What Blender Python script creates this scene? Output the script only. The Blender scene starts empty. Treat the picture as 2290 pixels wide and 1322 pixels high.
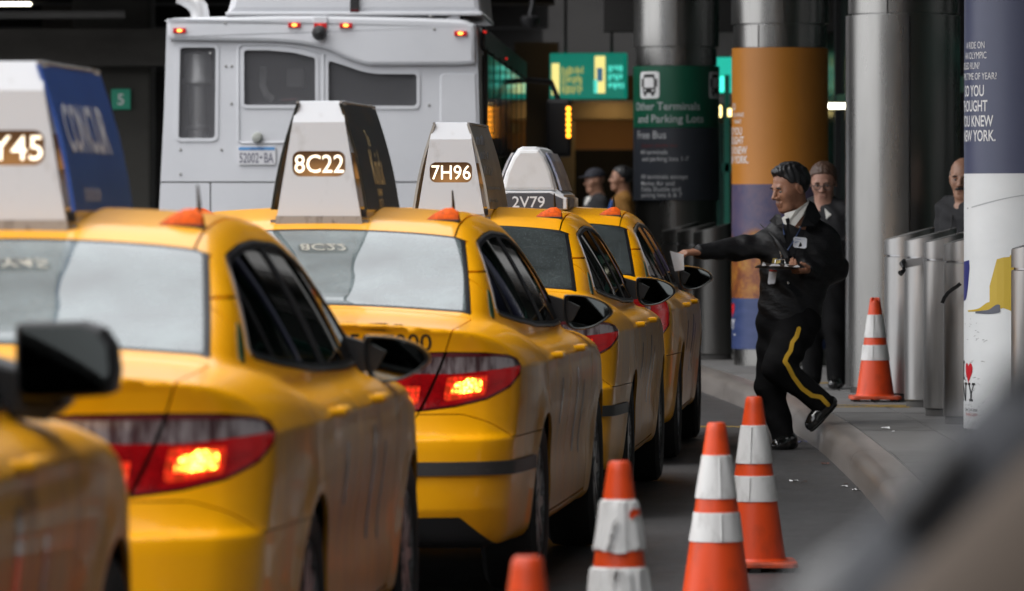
import bpy, bmesh, math, random
import numpy as np
from mathutils import Vector, Matrix, Euler

S = bpy.context.scene
COL = S.collection
random.seed(7)
rng = np.random.default_rng(7)
R = math.radians

# ------------------------------------------------------------------ camera, sky, sun, exposure
FPX, CX, CY, HOR, CAMH = 12722.0, 1145.0, 661.0, 460.0, 1.45
TILT = math.atan((CY - HOR) / FPX)
cam_d = bpy.data.cameras.new('camera')
cam_d.sensor_fit = 'HORIZONTAL'; cam_d.sensor_width = 36.0; cam_d.lens = 200.0
cam_d.clip_start = 0.1; cam_d.clip_end = 2000
cam_d.dof.use_dof = True; cam_d.dof.focus_distance = 29.0; cam_d.dof.aperture_fstop = 5.6
cam = bpy.data.objects.new('camera', cam_d); COL.objects.link(cam)
cam.location = (0, 0, CAMH); cam.rotation_euler = (R(90) - TILT, 0, 0)
S.camera = cam

SUN_EL, SUN_AZ = R(58), R(238)          # overcast, brightest behind and left of the camera
world = bpy.data.worlds.new('World'); S.world = world; world.use_nodes = True
wn = world.node_tree; wn.nodes.clear()
sky = wn.nodes.new('ShaderNodeTexSky'); sky.sky_type = 'NISHITA'; sky.sun_disc = False
sky.sun_elevation = SUN_EL; sky.sun_rotation = SUN_AZ; sky.dust_density = 4.0; sky.air_density = 1.0
hs = wn.nodes.new('ShaderNodeHueSaturation'); hs.inputs['Saturation'].default_value = 0.22
bg = wn.nodes.new('ShaderNodeBackground'); bg.inputs['Strength'].default_value = 0.15
wo = wn.nodes.new('ShaderNodeOutputWorld')
cloud = wn.nodes.new('ShaderNodeMix'); cloud.data_type = 'RGBA'; cloud.inputs['Factor'].default_value = 0.75   # even cloud cover over the clear sky
cloud.inputs['B'].default_value = (13.0, 13.1, 13.5, 1)
wn.links.new(sky.outputs[0], hs.inputs['Color']); wn.links.new(hs.outputs[0], cloud.inputs['A']); wn.links.new(cloud.outputs['Result'], bg.inputs['Color'])
wn.links.new(bg.outputs[0], wo.inputs['Surface'])
sun_d = bpy.data.lights.new('sun', 'SUN'); sun_d.energy = 0.8; sun_d.angle = R(25); sun_d.color = (1, .97, .93)
sun = bpy.data.objects.new('sun', sun_d); COL.objects.link(sun)
# sky rotation is measured clockwise from +Y
sd = Vector((math.sin(SUN_AZ) * math.cos(SUN_EL), math.cos(SUN_AZ) * math.cos(SUN_EL), math.sin(SUN_EL)))
sun.rotation_euler = sd.to_track_quat('Z', 'Y').to_euler()
sun.location = (-10, -20, 30)

S.render.engine = 'CYCLES'
S.cycles.use_denoising = True
S.cycles.max_bounces = 8; S.cycles.transparent_max_bounces = 12
S.cycles.sample_clamp_indirect = 6.0
S.view_settings.view_transform = 'Standard'; S.view_settings.look = 'None'
S.view_settings.gamma = 1; S.view_settings.use_curve_mapping = False
S.view_settings.exposure = 0.42

def at(px, py, Y):
    """the point of the place seen at a pixel of the photograph, at forward distance Y"""
    dx, dy = (px - CX) / FPX, (py - CY) / FPX
    c, s = math.cos(TILT), math.sin(TILT)
    fy, fz = c - dy * s, -s - dy * c
    return Vector((dx / fy * Y, Y, CAMH + fz / fy * Y))

def on_ground(px, py, z=0.0):
    p = at(px, py, 1.0); k = (z - CAMH) / (p.z - CAMH)
    return Vector((p.x * k, k, z))

# ------------------------------------------------------------------ materials
def M(name, color, rough=.5, metal=0., coat=0., emit=None, estr=0., noise=None, bump=None, spec=None,
      color2=None, rnoise=None, aniso=0.):
    m = bpy.data.materials.new(name); m.use_nodes = True
    nt = m.node_tree; b = nt.nodes['Principled BSDF']
    b.inputs['Base Color'].default_value = (*color, 1); b.inputs['Roughness'].default_value = rough
    b.inputs['Metallic'].default_value = metal; b.inputs['Coat Weight'].default_value = coat
    b.inputs['Coat Roughness'].default_value = .06
    if spec is not None: b.inputs['Specular IOR Level'].default_value = spec
    if aniso: b.inputs['Anisotropic'].default_value = aniso
    if emit: b.inputs['Emission Color'].default_value = (*emit, 1); b.inputs['Emission Strength'].default_value = estr
    tc = None
    def coord(scale):
        nonlocal tc
        if tc is None: tc = nt.nodes.new('ShaderNodeTexCoord')
        mp = nt.nodes.new('ShaderNodeMapping'); nt.links.new(tc.outputs['Object'], mp.inputs['Vector'])
        if not hasattr(scale, '__len__'): scale = (scale,) * 3
        mp.inputs['Scale'].default_value = scale
        return mp.outputs[0]
    def noise_tex(scale, detail=5, rg=.6):
        n = nt.nodes.new('ShaderNodeTexNoise'); n.inputs['Scale'].default_value = 1; n.inputs['Detail'].default_value = detail
        n.inputs['Roughness'].default_value = rg
        nt.links.new(coord(scale), n.inputs['Vector']); return n
    if noise:
        sc, lo, hi = noise
        n = noise_tex(sc); rp = nt.nodes.new('ShaderNodeMapRange')
        rp.inputs['From Min'].default_value = lo; rp.inputs['From Max'].default_value = hi
        nt.links.new(n.outputs['Fac'], rp.inputs['Value'])
        mx = nt.nodes.new('ShaderNodeMix'); mx.data_type = 'RGBA'
        mx.inputs['A'].default_value = (*color, 1); mx.inputs['B'].default_value = (*(color2 or [c * .6 for c in color]), 1)
        nt.links.new(rp.outputs[0], mx.inputs['Factor']); nt.links.new(mx.outputs['Result'], b.inputs['Base Color'])
    if rnoise:
        sc, lo, hi = rnoise
        n = noise_tex(sc); rp = nt.nodes.new('ShaderNodeMapRange')
        rp.inputs['From Min'].default_value = .3; rp.inputs['From Max'].default_value = .7
        rp.inputs['To Min'].default_value = lo; rp.inputs['To Max'].default_value = hi
        nt.links.new(n.outputs['Fac'], rp.inputs['Value']); nt.links.new(rp.outputs[0], b.inputs['Roughness'])
    if bump:
        sc, st, dist = bump
        n = noise_tex(sc, 6, .65); bp = nt.nodes.new('ShaderNodeBump'); bp.inputs['Strength'].default_value = st
        bp.inputs['Distance'].default_value = dist
        nt.links.new(n.outputs['Fac'], bp.inputs['Height']); nt.links.new(bp.outputs[0], b.inputs['Normal'])
        if coat: nt.links.new(bp.outputs[0], b.inputs['Coat Normal'])
    return m

def glass_mat(name, tint=(.25, .3, .29), drops=0., rough=.015, refl=1.0, ior=2.25, haze=.045):
    m = bpy.data.materials.new(name); m.use_nodes = True; nt = m.node_tree; nt.nodes.clear()
    out = nt.nodes.new('ShaderNodeOutputMaterial'); mix = nt.nodes.new('ShaderNodeMixShader')
    tr = nt.nodes.new('ShaderNodeBsdfTransparent'); tr.inputs[0].default_value = (*tint, 1)
    gl = nt.nodes.new('ShaderNodeBsdfGlossy'); gl.inputs['Roughness'].default_value = rough
    gl.inputs['Color'].default_value = (refl, refl, refl, 1)
    fr = nt.nodes.new('ShaderNodeFresnel'); fr.inputs['IOR'].default_value = ior
    nt.links.new(fr.outputs[0], mix.inputs[0]); nt.links.new(tr.outputs[0], mix.inputs[1]); nt.links.new(gl.outputs[0], mix.inputs[2])
    last = mix
    if drops:
        tc = nt.nodes.new('ShaderNodeTexCoord'); vo = nt.nodes.new('ShaderNodeTexVoronoi'); vo.inputs['Scale'].default_value = 170
        nt.links.new(tc.outputs['Object'], vo.inputs['Vector'])
        mr = nt.nodes.new('ShaderNodeMapRange'); mr.inputs['From Min'].default_value = .30; mr.inputs['From Max'].default_value = .1
        nt.links.new(vo.outputs['Distance'], mr.inputs['Value'])
        sep = nt.nodes.new('ShaderNodeSeparateColor'); nt.links.new(vo.outputs['Color'], sep.inputs[0])
        gt = nt.nodes.new('ShaderNodeMath'); gt.operation = 'GREATER_THAN'; gt.inputs[1].default_value = 1 - drops
        nt.links.new(sep.outputs[0], gt.inputs[0])
        mu = nt.nodes.new('ShaderNodeMath'); mu.operation = 'MULTIPLY'
        nt.links.new(mr.outputs[0], mu.inputs[0]); nt.links.new(gt.outputs[0], mu.inputs[1])
        m2 = nt.nodes.new('ShaderNodeMixShader'); wb = nt.nodes.new('ShaderNodeBsdfTranslucent')
        df = nt.nodes.new('ShaderNodeBsdfDiffuse'); df.inputs[0].default_value = (.62, .74, .75, 1)
        sc = nt.nodes.new('ShaderNodeMath'); sc.operation = 'MULTIPLY_ADD'; sc.inputs[1].default_value = .26; sc.inputs[2].default_value = haze
        nh = nt.nodes.new('ShaderNodeTexNoise'); nh.inputs['Scale'].default_value = 5; nh.inputs['Detail'].default_value = 6; nt.links.new(tc.outputs['Object'], nh.inputs['Vector'])
        hz = nt.nodes.new('ShaderNodeMapRange'); hz.inputs['From Min'].default_value = .3; hz.inputs['From Max'].default_value = .7
        hz.inputs['To Min'].default_value = haze * .55; hz.inputs['To Max'].default_value = haze * 1.45
        nt.links.new(nh.outputs['Fac'], hz.inputs['Value']); nt.links.new(hz.outputs[0], sc.inputs[2])
        nt.links.new(mu.outputs[0], sc.inputs[0]); nt.links.new(sc.outputs[0], m2.inputs[0])
        nt.links.new(mix.outputs[0], m2.inputs[1]); nt.links.new(df.outputs[0], m2.inputs[2]); last = m2
    nt.links.new(last.outputs[0], out.inputs[0])
    return m

# ------------------------------------------------------------------ mesh helpers
def link(o, parent=None):
    COL.objects.link(o)
    if parent is not None: o.parent = parent
    return o

def tag(o, label=None, cat=None, group=None, kind=None):
    if label: o['label'] = label
    if cat: o['category'] = cat
    if group: o['group'] = group
    if kind: o['kind'] = kind
    return o

def empty(name, loc=(0, 0, 0), rz=0., label=None, cat=None, group=None):
    o = bpy.data.objects.new(name, None); o.empty_display_size = .2; COL.objects.link(o)
    o.location = loc; o.rotation_euler = (0, 0, rz)
    return tag(o, label, cat, group)

def mesh_data(name, V, F, mats, normals=None, smooth=False, fm=None):
    me = bpy.data.meshes.new(name)
    me.from_pydata([tuple(map(float, v)) for v in V], [], [tuple(map(int, f)) for f in F])
    for m in (mats if isinstance(mats, (list, tuple)) else [mats]): me.materials.append(m)
    if fm is not None: me.polygons.foreach_set('material_index', np.asarray(fm, dtype=np.int32))
    if smooth or normals is not None: me.polygons.foreach_set('use_smooth', [True] * len(me.polygons))
    me.update()
    if normals is not None: me.normals_split_custom_set_from_vertices([tuple(map(float, n)) for n in normals])
    return me

def obj(name, me, parent=None, loc=None, rz=None):
    o = bpy.data.objects.new(name, me); link(o, parent)
    if loc is not None: o.location = loc
    if rz is not None: o.rotation_euler = (0, 0, rz)
    return o

class MB:
    """collects shapes, then builds ONE mesh object"""
    def __init__(s): s.V = []; s.F = []; s.sm = []
    def add(s, V, F, smooth=False):
        n = len(s.V); s.V += [tuple(v) for v in V]; s.F += [tuple(i + n for i in f) for f in F]; s.sm += [smooth] * len(F); return s
    def box(s, x0, x1, y0, y1, z0, z1, bev=0.):
        if bev <= 0:
            V = [(x, y, z) for z in (z0, z1) for y in (y0, y1) for x in (x0, x1)]
            return s.add(V, [(0, 2, 3, 1), (4, 5, 7, 6), (0, 1, 5, 4), (2, 6, 7, 3), (0, 4, 6, 2), (1, 3, 7, 5)])
        bm = bmesh.new(); bmesh.ops.create_cube(bm, size=1)
        for v in bm.verts: v.co = Vector(((x0 + x1) / 2 + v.co.x * (x1 - x0), (y0 + y1) / 2 + v.co.y * (y1 - y0), (z0 + z1) / 2 + v.co.z * (z1 - z0)))
        bmesh.ops.bevel(bm, geom=bm.edges[:], offset=bev, segments=2, profile=.6, affect='EDGES')
        s.bm(bm); return s
    def bm(s, bm, smooth=False):
        bm.verts.index_update()
        s.add([v.co[:] for v in bm.verts], [[v.index for v in f.verts] for f in bm.faces], smooth); bm.free(); return s
    def prism(s, poly, d0, d1, fn=None, bev=0.):
        """poly: list of (a, b); extruded from depth d0 to d1 (a->x, b->z, depth->y unless fn); d0 face is bevelled"""
        fn = fn or (lambda a, b, d: (a, d, b)); n = len(poly)
        P = np.array(poly, float); ar = sum(P[i - 1][0] * P[i][1] - P[i][0] * P[i - 1][1] for i in range(n))
        if ar < 0: P = P[::-1]
        rings = []
        if bev > 0:
            nx = np.roll(P, -1, 0) - P; nx /= np.linalg.norm(nx, axis=1)[:, None] + 1e-9
            nr = np.stack([-nx[:, 1], nx[:, 0]], 1); nv = nr + np.roll(nr, 1, 0)
            nv /= (np.linalg.norm(nv, axis=1)[:, None] ** 2 / 2 + 1e-6)
            nv = np.clip(nv, -1.6, 1.6); sg = 1 if d1 > d0 else -1
            for t in (0., .5, 1.):
                a = t * math.pi / 2
                rings.append((P + nv * bev * (1 - math.sin(a)), d0 + sg * bev * (1 - math.cos(a))))
            rings.append((P, d1))
        else: rings = [(P, d0), (P, d1)]
        V = [fn(p[0], p[1], d) for (Q, d) in rings for p in Q]; m = len(rings)
        F = [tuple(range(n))] + [tuple((m - 1) * n + i for i in reversed(range(n)))]
        for k in range(m - 1):
            for i in range(n):
                j = (i + 1) % n; F.append((k * n + j, k * n + i, (k + 1) * n + i, (k + 1) * n + j))
        return s.add(V, F)
    def tube(s, pts, r, seg=10, cap=True):
        pts = [Vector(p) for p in pts]; n = len(pts); rr = r if hasattr(r, '__len__') else [r] * n
        V = []; F = []; up = Vector((0, 0, 1)); prev = None
        for i, p in enumerate(pts):
            t = (pts[min(i + 1, n - 1)] - pts[max(i - 1, 0)]).normalized()
            if prev is None:
                a = t.cross(up if abs(t.z) < .9 else Vector((1, 0, 0))).normalized()
            else: a = (prev - t * prev.dot(t)).normalized()
            prev = a; b = t.cross(a)
            for k in range(seg):
                w = 2 * math.pi * k / seg; V.append(p + (a * math.cos(w) + b * math.sin(w)) * rr[i])
        for i in range(n - 1):
            for k in range(seg):
                q = (k + 1) % seg; F.append((i * seg + k, i * seg + q, (i + 1) * seg + q, (i + 1) * seg + k))
        if cap: F += [tuple(reversed(range(seg))), tuple((n - 1) * seg + k for k in range(seg))]
        return s.add(V, F, True)
    def lathe(s, prof, seg=32, axis='z', c=(0, 0, 0), a0=0., a1=2 * math.pi):
        """prof: (radius, height) list"""
        full = abs(a1 - a0 - 2 * math.pi) < 1e-6; ns = seg if full else seg + 1
        V = []; F = []
        for (r, h) in prof:
            for k in range(ns):
                w = a0 + (a1 - a0) * k / seg; x, y = r * math.cos(w), r * math.sin(w)
                p = (x, y, h) if axis == 'z' else ((h, x, y) if axis == 'x' else (y, h, x))
                V.append((p[0] + c[0], p[1] + c[1], p[2] + c[2]))
        for i in range(len(prof) - 1):
            for k in range(ns if full else ns - 1):
                q = (k + 1) % ns; F.append((i * ns + k, i * ns + q, (i + 1) * ns + q, (i + 1) * ns + k))
        return s.add(V, F, True)
    def xf(s, f): s.V = [tuple(f(*v)) for v in s.V]; return s
    def data(s, name, m, edge=None):
        me = mesh_data(name, s.V, s.F, m)
        me.polygons.foreach_set('use_smooth', s.sm); me.update()
        if any(s.sm): me.set_sharp_from_angle(angle=edge or R(35))
        return me
    def build(s, name, m, parent=None, loc=None, rz=None): return obj(name, s.data(name, m), parent, loc, rz)

def rrect(x0, x1, z0, z1, r, n=5):
    P = []
    for (cx, cz, a) in ((x1 - r, z1 - r, 0), (x0 + r, z1 - r, 90), (x0 + r, z0 + r, 180), (x1 - r, z0 + r, 270)):
        for k in range(n + 1):
            w = R(a + 90 * k / n); P.append((cx + r * math.cos(w), cz + r * math.sin(w)))
    return P

def text_geo(txt, size=1., bold=0., ext=0., align='LEFT', sx=1., res=3):
    """flat letters in the x-y plane: vertices, faces"""
    cu = bpy.data.curves.new('lettering', 'FONT'); cu.body = txt; cu.size = size; cu.offset = bold * size
    cu.align_x = align; cu.extrude = ext; cu.resolution_u = res; cu.fill_mode = 'BOTH' if ext else 'FRONT'
    o = bpy.data.objects.new('lettering', cu); COL.objects.link(o)
    dg = bpy.context.evaluated_depsgraph_get(); me = o.evaluated_get(dg).to_mesh()
    V = np.array([v.co[:] for v in me.vertices]).reshape(-1, 3); F = [tuple(p.vertices) for p in me.polygons]
    o.evaluated_get(dg).to_mesh_clear(); bpy.data.objects.remove(o); bpy.data.curves.remove(cu)
    V[:, 0] *= sx
    return V, F

def letters(name, lines, m, fn, parent=None):
    """lines: (text, size, x, y, bold, align, sx); fn maps flat x, y to a 3-D point"""
    mb = MB()
    for (t, sz, x, y, bo, al, sx) in lines:
        V, F = text_geo(t, sz, bo, 0, al, sx)
        mb.add([fn(v[0] + x, v[1] + y) for v in V], F)
    return mb.build(name, m, parent)

# ------------------------------------------------------------------ implicit surfaces
def pchip(pts):
    X = np.array([p[0] for p in pts], float); Yv = np.array([p[1] for p in pts], float)
    h = np.diff(X); d = np.diff(Yv) / h; n = len(X); m = np.zeros(n)
    for i in range(1, n - 1):
        if d[i - 1] * d[i] > 0:
            w1 = 2 * h[i] + h[i - 1]; w2 = h[i] + 2 * h[i - 1]; m[i] = (w1 + w2) / (w1 / d[i - 1] + w2 / d[i])
    m[0] = d[0]; m[-1] = d[-1]
    def f(x):
        x = np.asarray(x, float); i = np.clip(np.searchsorted(X, x) - 1, 0, n - 2); xc = np.clip(x, X[0], X[-1])
        t = (xc - X[i]) / h[i]; t2 = t * t; t3 = t2 * t
        return (2 * t3 - 3 * t2 + 1) * Yv[i] + (t3 - 2 * t2 + t) * h[i] * m[i] + (-2 * t3 + 3 * t2) * Yv[i + 1] + (t3 - t2) * h[i] * m[i + 1]
    return f

def smax(a, b, k):
    h = np.maximum(k - np.abs(a - b), 0) / k
    return np.maximum(a, b) + h * h * k * .25
def smin(a, b, k): return -smax(-a, -b, k)

def grad(Fn, P, e=.002):
    g = np.empty_like(P)
    for k in range(3):
        d = np.zeros(3); d[k] = e; g[:, k] = (Fn(P + d) - Fn(P - d)) / (2 * e)
    return g

def project(Fn, P, it=3):
    for _ in range(it):
        g = grad(Fn, P); f = Fn(P); st = f / np.maximum((g * g).sum(1), .05)
        P = P - g * np.clip(st, -.03, .03)[:, None]
    return P

def surface_nets(Fn, lo, hi, h, proj=3, band=1.5):
    ax = [np.arange(lo[k], hi[k] + h, h) for k in range(3)]; n = [len(a) for a in ax]
    # coarse pass first, then only the points near the surface
    q = 4; cx = [a[::q] + h * (q - 1) / 2 for a in ax]; nc = [len(a) for a in cx]
    fc = Fn(np.stack(np.meshgrid(*cx, indexing='ij'), -1).reshape(-1, 3)).reshape(nc)
    f = fc.repeat(q, 0).repeat(q, 1).repeat(q, 2)[:n[0], :n[1], :n[2]].copy()
    m = np.argwhere(np.abs(f) < h * q * band)
    P = np.stack([ax[k][m[:, k]] for k in range(3)], 1)
    f[tuple(m.T)] = np.concatenate([Fn(c) for c in np.array_split(P, max(1, len(P) // 400000))])
    s = f < 0
    c = np.zeros([k - 1 for k in n], int); sub = lambda i, j, k: s[i:n[0] - 1 + i, j:n[1] - 1 + j, k:n[2] - 1 + k]
    for i in (0, 1):
        for j in (0, 1):
            for k in (0, 1): c += sub(i, j, k)
    act = (c > 0) & (c < 8); idx = -np.ones(act.shape, int); idx[act] = np.arange(act.sum())
    ii = np.argwhere(act); acc = np.zeros((len(ii), 3)); cnt = np.zeros(len(ii))
    cr = [(i, j, k) for i in (0, 1) for j in (0, 1) for k in (0, 1)]
    for a in cr:
        for k in range(3):
            if a[k]: continue
            b = list(a); b[k] = 1
            fa = f[tuple((ii + a).T)]; fb = f[tuple((ii + b).T)]; x = (fa < 0) != (fb < 0)
            t = np.where(x, fa / np.where(x, fa - fb, 1), 0)
            p = np.tile(np.array(a, float), (len(ii), 1)); p[:, k] = t
            acc[x] += p[x]; cnt += x
    V = (ii + acc / cnt[:, None]) * h + np.array([a[0] for a in ax])
    Q = []
    for k in range(3):
        u, v = (k + 1) % 3, (k + 2) % 3
        A = np.take(s, range(n[k] - 1), k); B = np.take(s, range(1, n[k]), k)
        e = np.argwhere(A != B); e = e[(e[:, u] > 0) & (e[:, v] > 0) & (e[:, u] < n[u] - 1) & (e[:, v] < n[v] - 1)]
        sg = A[tuple(e.T)]
        def cell(du, dv):
            q = e.copy(); q[:, u] -= du; q[:, v] -= dv; return idx[tuple(q.T)]
        q = np.stack([cell(1, 1), cell(0, 1), cell(0, 0), cell(1, 0)], 1); q[~sg] = q[~sg][:, ::-1]
        Q.append(q)
    Q = np.concatenate(Q); V = project(Fn, V, proj)
    d1 = ((V[Q[:, 0]] - V[Q[:, 2]]) ** 2).sum(1); d2 = ((V[Q[:, 1]] - V[Q[:, 3]]) ** 2).sum(1); w = d1 < d2
    T = np.concatenate([Q[w][:, [0, 1, 2]], Q[w][:, [0, 2, 3]], Q[~w][:, [0, 1, 3]], Q[~w][:, [1, 2, 3]]])
    return V, T

def cut(V, T, phi):
    """split triangles along phi = 0 -> V, triangles with phi < 0, triangles with phi > 0"""
    phi = np.where(np.abs(phi) < 1e-5, 1e-5, phi); s = phi < 0; c = s[T].sum(1)
    neg = T[c == 3]; pos = T[c == 0]; mx = T[(c == 1) | (c == 2)]
    if len(mx) == 0: return V, neg, pos
    ln = np.where(s[mx].sum(1) == 1, True, False)                 # the lone corner is the negative one
    lone = np.argmax(s[mx] == ln[:, None], 1); r = np.arange(len(mx))
    a, b, d = mx[r, lone], mx[r, (lone + 1) % 3], mx[r, (lone + 2) % 3]
    E = np.sort(np.concatenate([np.stack([a, b], 1), np.stack([a, d], 1)]), 1)
    U, inv = np.unique(E, axis=0, return_inverse=True); inv = inv.reshape(-1)
    t = phi[U[:, 0]] / (phi[U[:, 0]] - phi[U[:, 1]]); NV = V[U[:, 0]] + (V[U[:, 1]] - V[U[:, 0]]) * t[:, None]
    ab = len(V) + inv[:len(mx)]; ad = len(V) + inv[len(mx):]
    V = np.concatenate([V, NV]); t1 = np.stack([a, ab, ad], 1)
    t2 = np.concatenate([np.stack([ab, b, d], 1), np.stack([ab, d, ad], 1)]); l2 = np.concatenate([ln, ln])
    neg = np.concatenate([neg, t1[ln], t2[~l2]]); pos = np.concatenate([pos, t1[~ln], t2[l2]])
    return V, neg, pos

def poly_sd(P, a, b):
    """signed distance (negative inside) of points a, b to the polygon P"""
    P = np.array(P, float); Q = np.roll(P, -1, 0); d = np.full(a.shape, 1e9); ins = np.zeros(a.shape, bool)
    for (p, q) in zip(P, Q):
        ex, ey = q - p; wx, wy = a - p[0], b - p[1]
        t = np.clip((wx * ex + wy * ey) / (ex * ex + ey * ey + 1e-12), 0, 1)
        d = np.minimum(d, (wx - ex * t) ** 2 + (wy - ey * t) ** 2)
        c = (p[1] > b) != (q[1] > b)
        ins ^= c & (a < ex * (b - p[1]) / (ey if abs(ey) > 1e-12 else 1e-12) + p[0])
    d = np.sqrt(d); return np.where(ins, -d, d)

def round_poly(P, r=.02, n=4):
    """polygon P with its corners rounded"""
    P = [np.array(p, float) for p in P]; out = []
    for i in range(len(P)):
        a, b, c = P[i - 1], P[i], P[(i + 1) % len(P)]; u, v = a - b, c - b; lu, lv = np.linalg.norm(u), np.linalg.norm(v)
        q = min(r, lu * .45, lv * .45); s, e = b + u / lu * q, b + v / lv * q
        for k in range(n + 1):
            t = k / n; out.append(tuple((1 - t) ** 2 * s + 2 * t * (1 - t) * b + t * t * e))
    return out

def spline_poly(P, n=6):
    """closed Catmull-Rom through P"""
    P = np.array(P, float); out = []; m = len(P)
    for i in range(m):
        p0, p1, p2, p3 = P[i - 1], P[i], P[(i + 1) % m], P[(i + 2) % m]
        for k in range(n):
            t = k / n; out.append(.5 * (2 * p1 + (p2 - p0) * t + (2 * p0 - 5 * p1 + 4 * p2 - p3) * t * t + (3 * p1 - p0 - 3 * p2 + p3) * t ** 3))
    return out

def skin_mesh(name, V, T, Fn, m, lip=.008, off=0.):
    """a panel: the triangles T of a shell, with normals of the field and edges turned inwards"""
    u, inv = np.unique(T, return_inverse=True); T = inv.reshape(T.shape); P = V[u]
    N = grad(Fn, P); N /= np.linalg.norm(N, axis=1)[:, None] + 1e-9
    P = P + N * off; F = [tuple(t) for t in T]
    if lip > 0:
        E = np.concatenate([T[:, [0, 1]], T[:, [1, 2]], T[:, [2, 0]]]); key = np.sort(E, 1)
        _, first, cn = np.unique(key, axis=0, return_index=True, return_counts=True)
        B = E[first[cn == 1]]
        if len(B):
            d = P[B[:, 1]] - P[B[:, 0]]; nb = np.cross(d, N[B[:, 0]]); nb /= np.linalg.norm(nb, axis=1)[:, None] + 1e-9
            n0 = len(P)
            P = np.concatenate([P, P[B[:, 0]], P[B[:, 1]], P[B[:, 1]] - N[B[:, 1]] * lip, P[B[:, 0]] - N[B[:, 0]] * lip])
            k = len(B); N = np.concatenate([N, nb, nb, nb, nb]); r = np.arange(k) + n0
            F += [tuple(q) for q in np.stack([r + k, r, r + 3 * k, r + 2 * k], 1)]
    return mesh_data(name, P, F, m, normals=N)
# ================================================================== materials shared by several things
paint = M('yellow_paint', (.88, .39, .002), .36, coat=.32, spec=.2, noise=((3, 3, 3), .45, .8), color2=(.78, .32, .002),
          bump=((260, 260, 260), .06, .0006))
black_plastic = M('black_plastic', (.012, .012, .013), .42, bump=(300, .15, .0005))
rubber = M('tyre_rubber', (.014, .014, .014), .75, bump=(90, .3, .001))
dark_void = M('dark_void', (.006, .006, .006), .9)
chrome = M('chrome', (.40, .40, .41), .28, 1.)
trim_black = M('black_trim', (.008, .008, .009), .42, spec=.25)
glass_clear = glass_mat('wet_hazed_car_glass', (.30, .36, .34), drops=.35, haze=.17)
glass_side = glass_mat('tinted_car_glass', (.03, .04, .037), ior=1.42, refl=.5)
glass_wet = glass_mat('wet_car_glass', (.22, .28, .27), drops=.45)
red_lens = M('red_lens', (.26, .002, .004), .12, coat=.6, emit=(1, .004, .008), estr=.085, noise=((16, 4, 14), .38, .62), color2=(.06, .001, .002), bump=((120, 4, 6), .5, .002))
red_dark = M('dark_red_rim', (.10, .006, .010), .15, coat=1)
clear_lens = M('clear_lens', (.36, .31, .32), .2, coat=1, noise=((30, 5, 5), .40, .58), color2=(.085, .045, .05), bump=((110, 4, 4), .6, .002))  # pale noise spots put the lens highlights into the colour
clear_lens.node_tree.nodes['Principled BSDF'].inputs['Metallic'].default_value = .35
def lit_cells(name, scale, stops, lo, hi):
    """lamp behind a faceted lens: every facet shines a little differently"""
    m = M(name, (.5, .05, .01), .2, coat=.4); nt = m.node_tree; b = nt.nodes['Principled BSDF']
    tc = nt.nodes.new('ShaderNodeTexCoord'); mp = nt.nodes.new('ShaderNodeMapping'); mp.inputs['Scale'].default_value = scale
    vo = nt.nodes.new('ShaderNodeTexVoronoi'); vo.inputs['Scale'].default_value = 1; vo.inputs['Randomness'].default_value = .5
    nt.links.new(tc.outputs['Object'], mp.inputs[0]); nt.links.new(mp.outputs[0], vo.inputs['Vector'])
    rp = nt.nodes.new('ShaderNodeValToRGB'); cr = rp.color_ramp; cr.elements[0].position = 0; cr.elements[0].color = (*stops[0], 1)
    cr.elements[1].position = .62; cr.elements[1].color = (*stops[2], 1); e = cr.elements.new(.34); e.color = (*stops[1], 1)
    nt.links.new(vo.outputs['Distance'], rp.inputs[0]); nt.links.new(rp.outputs[0], b.inputs['Emission Color'])
    mr = nt.nodes.new('ShaderNodeMapRange'); mr.inputs['From Max'].default_value = .7; mr.inputs['To Min'].default_value = hi; mr.inputs['To Max'].default_value = lo
    nt.links.new(vo.outputs['Distance'], mr.inputs['Value']); nt.links.new(mr.outputs[0], b.inputs['Emission Strength']); return m
bulb_m = lit_cells('lit_bulb', (70, 20, 90), ((1, .62, .12), (1, .40, .03), (1, .05, .01)), 4.0, 14.0)
halo_m = lit_cells('lit_red_reflector', (55, 20, 55), ((1, .02, .015), (1, .008, .01), (.5, .002, .004)), .15, .95)
amber = M('amber_plastic', (.80, .115, .004), .5, spec=.15, noise=((40, 8, 40), .4, .65), color2=(.42, .06, .006))
rim_m = M('wheel_rim_metal', (.28, .28, .29), .35, .8, noise=(30, .4, .7), color2=(.1, .09, .08))
seat_m = M('seat_vinyl', (.035, .035, .038), .6)
white_sheet = M('white_sheet_metal', (.58, .60, .63), .42, .0, noise=((9, 9, 6), .58, .8), color2=(.42, .42, .42), bump=(7, .06, .004))
steel_dirty = M('scuffed_sheet_metal', (.35, .34, .33), .45, .4, noise=((30, 30, 12), .5, .75), color2=(.1, .09, .07))
mirror_m = M('mirror_glass', (.34, .37, .36), .02, 1.)
leaf_m = M('dark_green_emblem', (.008, .05, .014), .35)
plate_m = M('taxi_plate', (.65, .5, .12), .4)

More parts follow.
